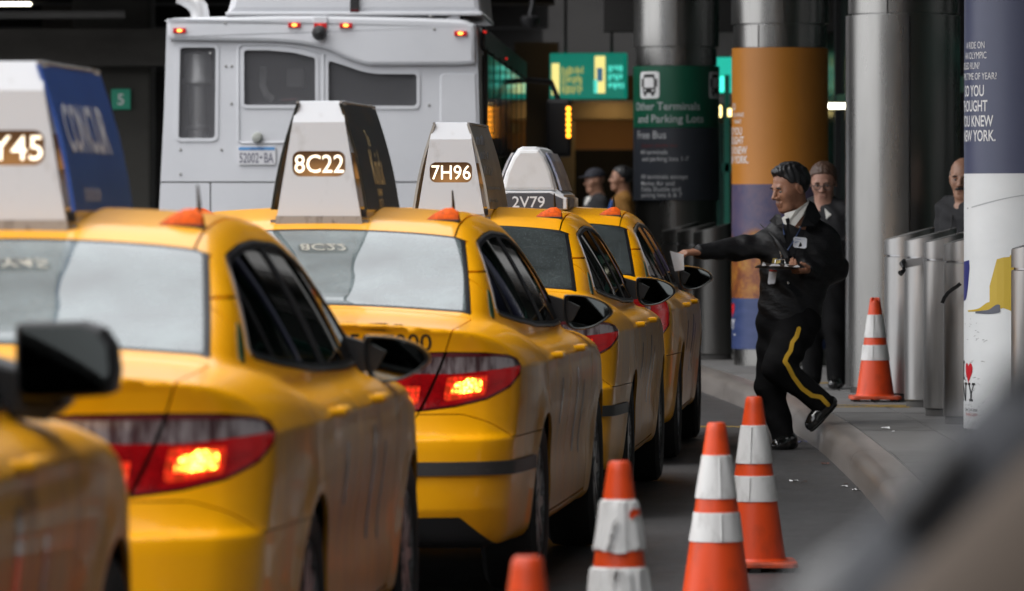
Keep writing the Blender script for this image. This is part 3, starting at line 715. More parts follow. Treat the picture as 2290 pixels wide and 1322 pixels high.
def wedge_sign(cab, number, ad, ad_lines, ad_ink):
    """wedge-shaped roof sign with a lit number window at each end"""
    y0, y1, zb = 1.45, 2.60, 1.376
    half = lambda z: .168 - (.168 - .088) * min(z, .475) / .475
    root = None
    fr = MB()
    fr.prism([(-.15, .0), (.15, .0), (.15, .03), (-.15, .03)], y0 + .06, y1 - .06, lambda a, b, d: (a, d, zb + b))
    root = fr.build('roof_sign', black_plastic, cab)
    rack = MB()
    for yy in (y0 + .12, y0 + .62, y1 - .15):
        MB().box(-.17, .17, yy, yy + .02, zb + .002, zb + .06).build('mounting_bar', rim_m, root)
    rack.box(-.19, .19, y0 + .02, y0 + .05, zb + .005, zb + .02); rack.build('mounting_foot', rim_m, root)
    for (yy, sg) in ((y0, -1), (y1, 1)):
        # a folded metal sheet with a rounded window cut through it
        zc, hw, hh = .235, .103, .049
        sh = MB(); W = rrect(-hw, hw, zc - hh, zc + hh, .03, 5)
        outl = [(half(0), 0), (half(.395), .395), (-half(.395), .395), (-half(0), 0)]
        def bnd(ang):
            c, s_ = math.cos(ang), math.sin(ang); t = 9
            for i in range(4):
                (x0, z0), (x1, z1) = outl[i], outl[(i + 1) % 4]; ex, ez = x1 - x0, z1 - z0; dn = c * ez - s_ * ex
                if abs(dn) < 1e-9: continue
                tt = (x0 * ez - (z0 - zc) * ex) / dn; uu = (x0 * s_ - (z0 - zc) * c) / dn
                if tt > 0 and -1e-6 <= uu <= 1 + 1e-6: t = min(t, tt)
            return (c * t, zc + s_ * t)
        an = sorted(set([round(math.atan2(p[1] - zc, p[0]), 5) for p in W] + [round(math.atan2(q[1] - zc, q[0]), 5) for q in outl]))
        def inner(ang):
            c, s_ = math.cos(ang), math.sin(ang); t = 9
            for i in range(len(W)):
                (x0, z0), (x1, z1) = W[i], W[(i + 1) % len(W)]; ex, ez = x1 - x0, z1 - z0; dn = c * ez - s_ * ex
                if abs(dn) < 1e-9: continue
                tt = (x0 * ez - (z0 - zc) * ex) / dn; uu = (x0 * s_ - (z0 - zc) * c) / dn
                if tt > 0 and -1e-4 <= uu <= 1 + 1e-4: t = min(t, tt)
            return (c * t, zc + s_ * t)
        n = len(an); A = [inner(a) for a in an]; B = [bnd(a) for a in an]
        f = lambda p, d=0.: (p[0], yy + sg * (-d), zb + p[1])
        V = [f(p) for p in A] + [f(p) for p in B] + [f(p, .012) for p in A]
        F = []
        for i in range(n):
            j = (i + 1) % n; F += [(i, j, n + j, n + i), (i, 2 * n + i, 2 * n + j, j)]
        sh.add(V, F)
        top = [(-half(.395), .395, 0), (half(.395), .395, 0), (half(.475), .475, .035), (-half(.475), .475, .035)]
        q = [(-half(.475), .475, .035), (half(.475), .475, .035), (half(.478), .480, .16), (-half(.478), .480, .16)]
        for quad in (top, q): sh.add([(a, yy - sg * d, zb + b) for a, b, d in quad], [(0, 1, 2, 3)])
        for s2 in (1, -1):                                     # turned-in side edges
            e = [(s2 * half(0), 0, 0), (s2 * half(.395), .395, 0), (s2 * half(.395), .395, .03), (s2 * half(0), 0, .03)]
            sh.add([(a, yy - sg * d, zb + b) for a, b, d in e], [(0, 1, 2, 3)])
            e = [(s2 * half(.395), .395, 0), (s2 * half(.475), .475, .035), (s2 * half(.475), .475, .16), (s2 * half(.395), .395, .03)]
            sh.add([(a, yy - sg * d, zb + b) for a, b, d in e], [(0, 1, 2, 3)])
        sh.build('end_panel', white_sheet, root)
        fl = MB(); fl.add([(a, yy + sg * d, zb + b) for a, b, d in ((-half(0) - .001, .001, .001), (half(0) + .001, .001, .001), (half(.02), .034, .0015), (-half(.02), .034, .0015))], [(0, 1, 2, 3)])
        fl.build('scuffed_flange', steel_dirty, root)
        bk = MB().prism(rrect(-hw - .004, hw + .004, zc - hh - .004, zc + hh + .004, .03, 5), yy - sg * .0125, yy - sg * .03, lambda a, b, d: (a, d, zb + b))
        bk.build('number_window', glow_m, root)
        V, Fc = text_geo(number, .098, .004, 0, 'CENTER', 1.02)
        cxm = (V[:, 0].min() + V[:, 0].max()) / 2; k = .19 / (V[:, 0].max() - V[:, 0].min()); czm = (V[:, 1].min() + V[:, 1].max()) / 2
        MB().add([((v[0] - cxm) * k * -sg, yy - sg * .0118, zb + zc + (v[1] - czm) * 1.0) for v in V], Fc).build('number', digit_lit, root)
    # the two advert panels: curved boards standing 1 cm proud of the frame
    for s2 in (1, -1):
        N = 10; ya, yb = y0 + .012, y1 - .012; z0, z1 = .058, .468
        xo = lambda t: s2 * (half(0) + .020 - (half(0) - half(.475) + .02) * t + .012 * math.sin(math.pi * t))
        ad_ = MB(); V = []; F = []
        for d in (0., .012):
            for i in range(N + 1):
                t = i / N; z = zb + z0 + (z1 - z0) * t
                V += [(xo(t) - s2 * d, ya, z), (xo(t) - s2 * d, yb, z)]
        m = 2 * (N + 1)
        for i in range(N):
            F += [(2 * i, 2 * i + 1, 2 * i + 3, 2 * i + 2), (m + 2 * i, m + 2 * i + 2, m + 2 * i + 3, m + 2 * i + 1), (2 * i, 2 * i + 2, m + 2 * i + 2, m + 2 * i), (2 * i + 1, m + 2 * i + 1, m + 2 * i + 3, 2 * i + 3)]
        F += [(0, m, m + 1, 1), (2 * N, 2 * N + 1, m + 2 * N + 1, m + 2 * N)]
        ad_.add(V, F); ad_.build('advert_panel', ad, root)
        cp = MB().tube([(xo(1) - s2 * .004, ya, zb + z1 + .004), (xo(1) - s2 * .004, yb, zb + z1 + .004)], .006, 8); cp.build('panel_edge', steel_dirty, root)
        if ad_lines:
            # reads from the side: text runs along the car
            fn = lambda a, b: (xo((b - 0) / (z1 - z0)) + s2 * .0015, (ya + a) if s2 > 0 else (yb - a), zb + z0 + b)
            letters('lettering', ad_lines, ad_ink, fn, root)
    return root

def tent_sign(cab, number):
    """rounded white roof sign with a dark number band"""
    y0, y1, zb = 1.45, 2.50, 1.428
    O = [(-.205, .0), (-.205, .085), (-.165, .115), (-.135, .22), (-.095, .31), (-.065, .352), (-.04, .365), (.04, .365), (.065, .352), (.095, .31), (.135, .22), (.165, .115), (.205, .085), (.205, 0)]
    fn = lambda a, b, d: (a, d, zb + b)
    root = MB().prism(O, y0 + .03, y1 - .03, fn, .02).build('roof_sign', tent_white, cab)
    for (yy, sg) in ((y0, -1), (y1, 1)):
        P = [(-.155, .11), (-.128, .22), (-.09, .305), (-.055, .345), (.055, .345), (.09, .305), (.128, .22), (.155, .11)]
        MB().prism(P, yy + sg * -.012, yy - sg * .04, fn, .018).build('end_panel', tent_white, root)
        B = [(-.215, 0), (-.215, .062), (-.13, .10), (.13, .10), (.215, .062), (.215, 0)]
        MB().prism([(a * 1.04, b * 1.06) for a, b in B], yy - sg * .0, yy - sg * .05, fn, .006).build('band_frame', tent_white, root)
        MB().prism([(a * .93, .004 + b * .92) for a, b in B], yy + sg * .004, yy - sg * .02, fn, .003).build('number_band', band_grey, root)
        V, Fc = text_geo(number, .092, .006, 0, 'CENTER'); cx_ = (V[:, 0].min() + V[:, 0].max()) / 2; k = .19 / (V[:, 0].max() - V[:, 0].min())
        MB().add([((v[0] - cx_) * k * -sg, yy + sg * .0062, zb + .012 + v[1]) for v in V], Fc).build('number', digit_white, root)
    for s2 in (1, -1):
        pts = [(.178, .11), (.150, .20), (.118, .28), (.090, .33)]
        a = MB(); V = [(s2 * x + s2 * d, y, zb + z) for d in (.0, .014) for (x, z) in pts for y in (y0 + .06, y1 - .06)]
        n = 2 * len(pts); F = []
        for i in range(len(pts) - 1): F += [(n + 2 * i, n + 2 * i + 1, n + 2 * i + 3, n + 2 * i + 2), (2 * i, n + 2 * i, n + 2 * i + 2, 2 * i + 2)]
        F += [(2 * (len(pts) - 1), n + 2 * (len(pts) - 1), n + 2 * (len(pts) - 1) + 1, 2 * (len(pts) - 1) + 1)]
        a.add(V, F); a.build('advert_panel', ad_tent, root)
        MB().box(s2 * .20 - .02, s2 * .20 + .02, y0 + .3, y1 - .3, zb, zb + .07, .012).build('side_foot', chrome, root)
    return root

def assemble(recipe, root):
    made = []
    for (name, me, par) in recipe:
        made.append(obj(name, me, root if par is None else made[par]))
    return made

cab_recipe = build_cab_meshes()
tall_recipe = build_cab_meshes(True)
cab_more = cab_extras()
# ================================================================== ground
asphalt = M('asphalt', (.036, .036, .038), .62, noise=((38, 38, 38), .45, .72), color2=(.082, .080, .077), bump=((95, 95, 95), .9, .006), rnoise=((.5, .25, 1), .26, .7))
concrete = M('pavement_concrete', (.15, .148, .145), .8, noise=((5, 5, 5), .4, .68), color2=(.115, .112, .108), bump=((60, 60, 60), .35, .002))
kerb_m = M('kerb_concrete', (.19, .17, .155), .32, noise=((7, .9, 9), .4, .7), color2=(.12, .105, .095), bump=((60, 60, 60), .2, .001))
old_yellow = M('worn_yellow_paint', (.42, .27, .05), .7, noise=((4, 30, 1), .5, .58), color2=(.15, .13, .10))
dark_conc = M('dark_concrete', (.085, .082, .078), .85, noise=((.5, .5, .5), .4, .7), color2=(.05, .048, .046))
steel = M('brushed_steel', (.305, .30, .288), .3, 1., rnoise=((3, 3, .5), .22, .36), noise=((1.2, 1.2, .25), .4, .7), color2=(.22, .216, .205), bump=((420, 420, 3), .05, .0006))
steel2 = M('brushed_steel_dull', (.40, .395, .385), .4, 1., rnoise=((5, 5, 1), .3, .5), noise=((14, 14, 1.2), .4, .7), color2=(.33, .325, .32), bump=((500, 500, 4), .06, .0006))

road = MB().box(-60, 40, -60, 260, -.4, 0).build('road', asphalt); tag(road, kind='structure')
KERB = [(1.0, -40), (1.15, 0), (1.35, 14), (1.55, 20), (1.68, 24.7), (1.785, 30), (1.815, 34), (1.76, 37.6), (1.66, 40.5), (1.52, 43.5), (1.30, 47), (1.0, 51), (.5, 57), (-.3, 65), (-2, 80)]
kx = pchip([(p[1], p[0]) for p in KERB])
KY = [-40, -25, -12, -4, 0, 4, 8, 12] + list(np.arange(14, 66, .6)) + [70, 75, 80]
sw = MB(); V = []; F = []
for y in KY:
    x = float(kx(y)) + .20; V += [(x, y, .146), (14, y, .146), (x, y, -.1)]
for i in range(len(KY) - 1): F += [(3 * i, 3 * i + 1, 3 * i + 4, 3 * i + 3)]
sw.add(V, F); pavement = sw.build('pavement', concrete); tag(pavement, kind='structure')
slabm = [concrete, M('pavement_concrete_pale', (.162, .159, .155), .8, noise=((.9, .9, .9), .4, .68), color2=(.14, .135, .13), bump=((60, 60, 60), .35, .002))]
# cast slabs with open joints, children of the pavement
ys = [22.0, 24.6, 27.3, 30.1, 32.8, 35.6, 38.3, 41.2, 44.0, 47.0, 50.2]
for i in range(len(ys) - 1):
    ya, yb = ys[i] + .008, ys[i + 1] - .008
    for (o0, o1) in ((.21, .62), (.636, 2.6)):
        N = 5; V = []; t = [ya + (yb - ya) * k / N for k in range(N + 1)]
        V = [(float(kx(y)) + o, y, z) for z in (.12, .152 + .002 * ((i * 7 + int(o1)) % 3 - 1)) for o in (o0, o1) for y in t]
        n = N + 1; F = []
        for k in range(N): F += [(2 * n + k, 3 * n + k, 3 * n + k + 1, 2 * n + k + 1), (k, 2 * n + k, 2 * n + k + 1, k + 1), (n + k, n + k + 1, 3 * n + k + 1, 3 * n + k)]
        F += [(0, n, 3 * n, 2 * n), (n - 1, 2 * n - 1 + 0, 4 * n - 1, 3 * n - 1)]
        MB().add(V, F).build('slab', slabm[(i + int(o1)) % 2], pavement)
kerb = bpy.data.objects.new('kerb', None); COL.objects.link(kerb); tag(kerb, kind='structure')
prof = [(.0, -.05), (.012, .09), (.028, .125), (.055, .143), (.09, .150), (.195, .152), (.195, -.05)]
ky = [-40, -20, -5, 4, 10, 13] + list(np.arange(15, 66, 3.05)) + [72, 80]
for i in range(len(ky) - 1):
    a, b = ky[i] + .005, ky[i + 1] - .005; N = 4; V = []; F = []; n = len(prof)
    for k in range(N + 1):
        y = a + (b - a) * k / N; x = float(kx(y)); V += [(x + p[0], y, p[1]) for p in prof]
    for k in range(N):
        for j in range(n - 1): F.append((k * n + j, (k + 1) * n + j, (k + 1) * n + j + 1, k * n + j + 1))
    F += [tuple(range(n)), tuple(N * n + j for j in reversed(range(n)))]
    MB().add(V, F, True).build('kerb_stone', kerb_m, kerb)
# worn yellow lines across pavement and road
ln = MB()
for k in range(9):
    y = 36.55 + .045 * k + random.uniform(-.02, .02); x0 = 1.98 + random.uniform(0, .45); ln.box(x0, 2.75 - random.uniform(0, .3), y, y + .012 + random.uniform(0, .02), .152, .1575)
ln.build('yellow_line', old_yellow, pavement)
ln = MB()
for k in range(3): ln.box(1.0 + .1 * k, 1.62 - .08 * k, 37.2 + .06 * k, 37.225 + .06 * k, 0, .004)
ln.build('yellow_line', old_yellow, road)
ln = MB()
for k in range(3): ln.box(2.05 + .05 * k, 2.5, 41.5 + .05 * k, 41.53 + .05 * k, .152, .157)
ln.build('yellow_line', old_yellow, pavement)

# ================================================================== traffic cones
cone_o = M('orange_cone_plastic', (.72, .066, .009), .42, noise=((9, 9, 5), .5, .78), color2=(.42, .05, .015), bump=(40, .1, .002))
cone_band = M('white_reflective_band', (.66, .66, .65), .45, noise=((14, 14, 8), .52, .75), color2=(.40, .385, .37), bump=((18, 18, 6), .5, .004))
cone_base_m = M('cone_base_plastic', (.52, .07, .02), .5, noise=((10, 10, 10), .45, .7), color2=(.25, .04, .018))
grime = M('black_rubber_foot', (.03, .028, .026), .8)
rc = lambda z: .128 - (.128 - .033) * (z - .035) / (.685 - .035)

def make_cone(loc, label, tilt=(0, 0), torn=0, rz=0., worn_tip=False):
    t = empty('traffic_cone', (loc[0], loc[1], loc[2]), rz, label, 'traffic cone', 'orange traffic cones with white bands')
    t.rotation_euler = (tilt[0], tilt[1], rz)
    c = MB().lathe([(rc(.035) + .012, .035), (rc(.05), .05)] + [(rc(z), z) for z in (.15, .25, .34, .45, .56, .66, .678)] + [(.029, .688), (.020, .690), (.017, .66)], 40)
    if worn_tip:
        c.V = [(x, y, z - (.022 * (1 if math.sin(5 * math.atan2(y, x)) > .2 else 0) if z > .674 else 0)) for x, y, z in c.V]
    c.build('cone_body', cone_o, t)
    b = MB(); sq = rrect(-.17, .17, -.17, .17, .04, 4)
    b.prism(sq, .040, .018, lambda a, bb, d: (a, bb, d), .010); b.build('base_plate', cone_base_m, t)
    for (x, y) in ((-.13, -.13), (.13, -.13), (-.13, .13), (.13, .13), (0, -.14), (0, .14)):
        MB().box(x - .022, x + .022, y - .022, y + .022, 0, .019, .004).build('foot', grime, t)
    for (z0, z1, k) in ((.425, .575, 0), (.275, .375, 1)):
        rg = random.Random(int(loc[1] * 10) + k); n = 56; V = []; F = []
        rows = [z0 - .001, z0, z0 + (z1 - z0) * .25, (z0 + z1) / 2, z0 + (z1 - z0) * .75, z1, z1 + .001]
        wob = [rg.uniform(0, 1) for _ in range(n)]
        for i, z in enumerate(rows):
            for j in range(n):
                w = 2 * math.pi * j / n; e = 0 if i in (0, 6) else .0035 + .0016 * math.sin(7 * w + i + k) * (wob[j] * .6 + .4)
                zz = z
                if torn and i >= 1 and i <= 5:
                    e += torn * .006 * wob[j] * (1 if wob[j] > .5 else .3); 
                    if i <= 1: zz += torn * .014 * math.sin(3 * w + k * 2) * wob[j]
                    if i >= 5: zz -= torn * .010 * wob[j]
                r = rc(zz) + e; V.append((r * math.cos(w), r * math.sin(w), zz))
        for i in range(len(rows) - 1):
            for j in range(n): F.append((i * n + j, i * n + (j + 1) % n, (i + 1) * n + (j + 1) % n, (i + 1) * n + j))
        MB().add(V, F, True).build('white_band', cone_band, t)
    # seam of the wrapped sleeve
    V = []; F = []
    for (z0, z1) in ((.28, .37), (.43, .57)):
        sm = MB()
        for d in (-.03,):
            w = -math.pi / 2 + d * 8
            sm.tube([((rc(z) + .0055) * math.cos(w), (rc(z) + .0055) * math.sin(w), z) for z in (z0, (z0 + z1) / 2, z1)], .0032, 6)
        sm.build('sleeve_seam', cone_band, t)
    return t
CONES = [(at(1686, 1270, 22.6), 'dusty upright cone farthest along the road, just before the walking man', 0, .0),
         (at(1602, 1320, 19.9), 'tall clean cone in front of and overlapping the dusty road cone', 0, .4),
         (at(1385, 1320, 16.9), 'cone with torn peeling white sleeve and an orange patch', 1, .9),
         (at(1180, 1320, 12.3), 'cone cut off by the bottom edge so only its orange tip shows', 0, 0)]
for i, (p, lb, torn, rz) in enumerate(CONES):
    c = make_cone((p.x, p.y, 0.002), lb, torn=torn, rz=rz)
    if torn:
        n = 18; pat = spline_poly([(-.022, .0), (-.008, .016), (.014, .010), (.024, .018), (.020, -.006), (.0, -.004), (-.016, -.016)], 3)
        V = [((rc(.535 + z) + .012) * math.sin(x / .06 - .1), -(rc(.535 + z) + .012) * math.cos(x / .06 - .1), .535 + z) for x, z in pat]
        for s_ in (1,): MB().add(V + [(x * .9, y * .9, z) for x, y, z in V], [tuple(range(len(V)))]).build('orange_patch', cone_o, c)
        # flaps of the torn sleeve
        fl = MB()
        for (w, z, ln_, ) in ((200, .50, .035), (192, .47, .028), (205, .36, .02), (186, .44, .02)):
            a = R(w); r = rc(z) + .006; q = (r * math.cos(a), r * math.sin(a), z)
            fl.add([q, (q[0] - ln_ * .9, q[1] - .01, z - .02), (q[0] - ln_ * .5, q[1] - .015, z + .012), (q[0] + .004, q[1] - .02, z + .03)], [(0, 1, 2, 3)])
        fl.build('torn_flap', cone_band, c)
p = at(1957, 893, 37.7)
make_cone((p.x, p.y, .152), 'grimy cone with a broken tip on the pavement beside the steel bollards', worn_tip=True)

# ================================================================== pillars
def ring_text(name, lines, m, parent, R_, cx_sign=1):
    """lines: (text, size, theta of the right end in degrees from the camera side, z, bold, sx)"""
    mb = MB()
    for (t, sz, th, z, bo, sx) in lines:
        V, F = text_geo(t, sz, bo, 0, 'LEFT', sx); w = V[:, 0].max()
        a = R(th) + (V[:, 0] - w) / R_
        mb.add(np.stack([R_ * np.sin(a), -R_ * np.cos(a), V[:, 1] + z], 1), F)
    return mb.build(name, m, parent)

def cyl_panel(R_, z0, z1, a0, a1, th=.006, seg=None):
    """curved sheet from angle a0 to a1 (degrees, 0 = towards -y, positive to +x)"""
    n = max(3, int(abs(a1 - a0) / 5)); V = []; F = []
    for (r, z) in ((R_, z0), (R_, z1), (R_ - th, z1), (R_ - th, z0)):
        for k in range(n + 1):
            a = R(a0 + (a1 - a0) * k / n); V.append((r * math.sin(a), -r * math.cos(a), z))
    m = n + 1
    for j in range(4):
        for k in range(n): F.append((j * m + k, j * m + k + 1, ((j + 1) % 4) * m + k + 1, ((j + 1) % 4) * m + k))
    F += [(0, m, 2 * m, 3 * m), (n, 3 * m + n, 2 * m + n, m + n)]
    return MB().add(V, F, True)

PZ = .15
def pillar(loc, label, steel_bands, R_=.385):
    t = empty('pillar', (loc[0], loc[1], PZ), 0, label, 'pillar', 'round pillars along the pavement')
    MB().lathe([(R_ - .03, 0), (R_ - .03, 5.3)], 48).build('core', steel2, t)
    for (z0, z1, dr, joints) in steel_bands:
        for i in range(len(joints)):
            a0 = joints[i]; a1 = joints[(i + 1) % len(joints)] + (360 if i == len(joints) - 1 else 0)
            cyl_panel(R_ + dr, z0, z1, a0 + .9, a1 - .9, .02).build('steel_panel', steel, t)
    return t
zof = lambda py, Y: CAMH - (py - HOR) / FPX * Y - PZ
# the plain steel pillar
p3 = pillar((2.712, 39.5), 'bare brushed steel pillar with a dark vertical joint, behind the pavement cone',
            [(zof(868, 39.1), zof(32, 39.1), .012, [3, 123, 243]), (zof(28, 39.1), 5.2, -.005, [-20, 100, 220]), (.0, zof(872, 39.1), -.02, [40, 160, 280])])
# orange pillar
p2 = pillar((2.18, 46.3), 'pillar wrapped in an orange poster over an autumn landscape band',
            [(zof(52, 46), 5.2, .012, [2, 122, 242]), (zof(105, 46), zof(56, 46), -.006, [-30, 90, 210]), (.0, zof(782, 46), -.012, [20, 140, 260])])
orange_p = M('orange_poster', (.52, .20, .026), .42, noise=((1, 1, 1), .4, .8), color2=(.45, .17, .022))
def painting(name, z0, z1):
    """autumn picture: dusk sky above, rust and gold woods below, a dark shore line"""
    m = M(name, (.2, .15, .2), .42); nt = m.node_tree; b = nt.nodes['Principled BSDF']
    tc = nt.nodes.new('ShaderNodeTexCoord'); sp = nt.nodes.new('ShaderNodeSeparateXYZ'); nt.links.new(tc.outputs['Object'], sp.inputs[0])
    n1 = nt.nodes.new('ShaderNodeTexNoise'); n1.inputs['Scale'].default_value = 9; n1.inputs['Detail'].default_value = 8; n1.inputs['Roughness'].default_value = .75
    nt.links.new(tc.outputs['Object'], n1.inputs['Vector'])
    rp = nt.nodes.new('ShaderNodeValToRGB'); cr = rp.color_ramp
    cr.elements[0].position = .3; cr.elements[0].color = (.035, .025, .012, 1); cr.elements[1].position = .72; cr.elements[1].color = (.40, .24, .05, 1)
    e = cr.elements.new(.45); e.color = (.20, .055, .018, 1); e = cr.elements.new(.55); e.color = (.33, .13, .02, 1)
    nt.links.new(n1.outputs['Fac'], rp.inputs[0])
    r2 = nt.nodes.new('ShaderNodeValToRGB'); c2 = r2.color_ramp; c2.elements[0].position = .35; c2.elements[0].color = (.06, .06, .13, 1)
    c2.elements[1].position = .7; c2.elements[1].color = (.15, .10, .14, 1); nt.links.new(n1.outputs['Fac'], r2.inputs[0])
    ad = nt.nodes.new('ShaderNodeMath'); ad.operation = 'MULTIPLY_ADD'; ad.inputs[1].default_value = .55
    n2 = nt.nodes.new('ShaderNodeTexNoise'); n2.inputs['Scale'].default_value = 3; n2.inputs['Detail'].default_value = 5; nt.links.new(tc.outputs['Object'], n2.inputs['Vector'])
    nt.links.new(n2.outputs['Fac'], ad.inputs[0]); nt.links.new(sp.outputs['Z'], ad.inputs[2])
    mr = nt.nodes.new('ShaderNodeMapRange'); zc = z0 + (z1 - z0) * .57 + .27; mr.inputs['From Min'].default_value = zc - .04; mr.inputs['From Max'].default_value = zc + .04
    nt.links.new(ad.outputs[0], mr.inputs['Value'])
    mx = nt.nodes.new('ShaderNodeMix'); mx.data_type = 'RGBA'; nt.links.new(mr.outputs[0], mx.inputs['Factor'])
    nt.links.new(rp.outputs[0], mx.inputs['A']); nt.links.new(r2.outputs[0], mx.inputs['B']); nt.links.new(mx.outputs['Result'], b.inputs['Base Color'])
    return m
poster_blue = M('blue_poster', (.03, .05, .14), .4, noise=((3, 3, 18), .45, .65), color2=(.045, .065, .17))
Y2 = 45.9; ra = .388
za, zb_, zc_, zd = zof(782, Y2), zof(668, Y2), zof(412, Y2), zof(106, Y2)
cyl_panel(ra + .004, zc_, zd, -179, 179, .01).build('orange_poster', orange_p, p2)
cyl_panel(ra + .004, zb_, zc_, -179, 179, .01).build('landscape_poster', painting('autumn_picture', zb_, zc_), p2)
cyl_panel(ra + .004, za, zb_, -179, 179, .01).build('blue_poster', poster_blue, p2)
white_print = M('white_print', (.72, .72, .72), .5)
def th(px, cx_, rad): return math.degrees(math.asin(max(-1, min(1, (px - cx_) / rad))))
c2x, c2r = 1145 + 2.18 / 46.3 * FPX, .39 / 46.3 * FPX
ring_text('lettering', [('SO', .085, th(1644, c2x, c2r), zof(246, Y2), .006, .8), ('YOU HAVE', .05, th(1661, c2x, c2r), zof(261, Y2), .006, .8), ('WHAT', .05, th(1656, c2x, c2r), zof(276, Y2), .006, .8),
                        ('SO YOU', .088, th(1657, c2x, c2r), zof(301, Y2), .012, .78), ('THOUGHT', .088, th(1661, c2x, c2r), zof(322, Y2), .012, .78),
                        ('YOU KNEW', .088, th(1668, c2x, c2r), zof(344, Y2), .012, .78), ('NEW YORK.', .088, th(1671, c2x, c2r), zof(365, Y2), .012, .78)], white_print, p2, ra + .0055)
heart_m = M('red_heart_print', (.55, .02, .03), .4)
def heart(s, n=40):
    return [(s * .0625 * 16 * math.sin(t) ** 3 , s * .0625 * (13 * math.cos(t) - 5 * math.cos(2 * t) - 2 * math.cos(3 * t) - math.cos(4 * t)) * 1.25) for t in [2 * math.pi * k / n for k in range(n)]]
def ring_shape(name, polys, m, parent, R_):
    mb = MB()
    for (P, thd, z) in polys:                       # cut into narrow strips so that the print follows the round pillar
        a = R(thd); x0, x1 = min(p[0] for p in P), max(p[0] for p in P); bm = bmesh.new()
        bm.faces.new([bm.verts.new((x, y, 0)) for x, y in P])
        k = int((x1 - x0) / .012)
        for i in range(1, k):
            bmesh.ops.bisect_plane(bm, geom=bm.verts[:] + bm.edges[:] + bm.faces[:], plane_co=(x0 + (x1 - x0) * i / k, 0, 0), plane_no=(1, 0, 0))
        bmesh.ops.triangulate(bm, faces=bm.faces[:])
        for v in bm.verts: v.co = (R_ * math.sin(a + v.co.x / R_), -R_ * math.cos(a + v.co.x / R_), z + v.co.y)
        mb.bm(bm)
    return mb.build(name, m, parent)
ring_shape('heart', [(heart(.055), th(1638, c2x, c2r) + 2, zof(693, Y2))], heart_m, p2, ra + .0055)
ring_text('lettering', [('NY', .125, th(1643, c2x, c2r), zof(738, Y2), .004, .95), ('state', .03, th(1644, c2x, c2r), zof(752, Y2), .004, .9)], white_print, p2, ra + .0055)
# bus sign pillar
Y1 = 52.6; r1 = .39
p1 = pillar((1.53, 53.0), 'pillar with a green sign wrap and a bus pictogram, beside the glass doors',
            [(zof(103, Y1), 5.2, .012, [0, 120, 240]), (zof(145, Y1), zof(106, Y1), -.008, [10, 130, 250]), (0, zof(448, Y1), -.006, [-3, 117, 237])])
sign_green = M('green_sign', (.005, .085, .045), .4)
sign_grey = M('charcoal_sign', (.032, .036, .045), .4)
sign_navy = M('navy_sign', (.022, .028, .06), .4)
cyl_panel(r1 + .012, zof(285, Y1), zof(147, Y1), -179, 179, .014).build('green_sign', sign_green, p1)
cyl_panel(r1 + .012, zof(448, Y1), zof(286, Y1), -179, 179, .014).build('charcoal_sign', sign_grey, p1)
c1x, c1r = 1145 + 1.53 / 53 * FPX, .402 / 53 * FPX
rt = r1 + .0135
for off in (0, 104):
    s0 = lambda px: th(px, c1x, c1r) + off
    a_p = s0(1443) + 5
    ring_shape('pictogram_plate', [(rrect(-.115, .115, -.125, .125, .03), a_p, zof(190, Y1))], white_print, p1, rt)
    bk = M('black_pictogram', (.01, .01, .01), .5)
    z0 = zof(190, Y1); a0 = a_p
    P = [([(-.075, .045), (-.06, .10), (.06, .10), (.075, .045), (.075, -.075), (-.075, -.075)], a0, z0), (rrect(-.095, -.078, -.02, .06, .008), a0, z0), (rrect(.078, .095, -.02, .06, .008), a0, z0),
         ([(-.06, -.075), (-.03, -.075), (-.03, -.10), (-.06, -.10)], a0, z0), ([(.03, -.075), (.06, -.075), (.06, -.10), (.03, -.10)], a0, z0)]
    ring_shape('bus_pictogram', P, bk, p1, rt + .001)
    ring_shape('bus_pictogram_window', [([(-.058, .045), (-.05, .07), (.05, .07), (.058, .045), (.058, -.025), (-.058, -.025)], a0, z0), (rrect(-.06, -.035, -.06, -.04, .008), a0, z0), (rrect(.035, .06, -.06, -.04, .008), a0, z0)], white_print, p1, rt + .002)
grey_print = M('grey_print', (.42, .43, .44), .5)
L1 = [('Other Terminals', .105, 1562, 246, .005, 1.0), ('and Parking Lots', .105, 1570, 274, .005, 1.0), ('Free Bus', .105, 1487, 310, .004, .95),
      ('All terminals', .06, 1490, 345, .002, 1.0), ('and parking lots 1-7', .06, 1537, 360, .002, 1.), ('All terminals except', .06, 1535, 400, .002, 1.),
      ('Marine Air and', .06, 1505, 415, .002, 1.), ('Delta Shuttle and', .06, 1519, 428, .002, 1.), ('parking lots 6 & 7', .06, 1522, 441, .002, 1.)]
ring_text('lettering', [(t, s, th(px, c1x, c1r), zof(py, Y1), bo, sx) for (t, s, px, py, bo, sx) in L1], grey_print, p1, rt)
ring_text('red_lettering', [('Airport shuttle bus', .05, th(1512, c1x, c1r), zof(329, Y1), .002, 1.)], M('dull_red_print', (.13, .02, .02), .5), p1, rt)
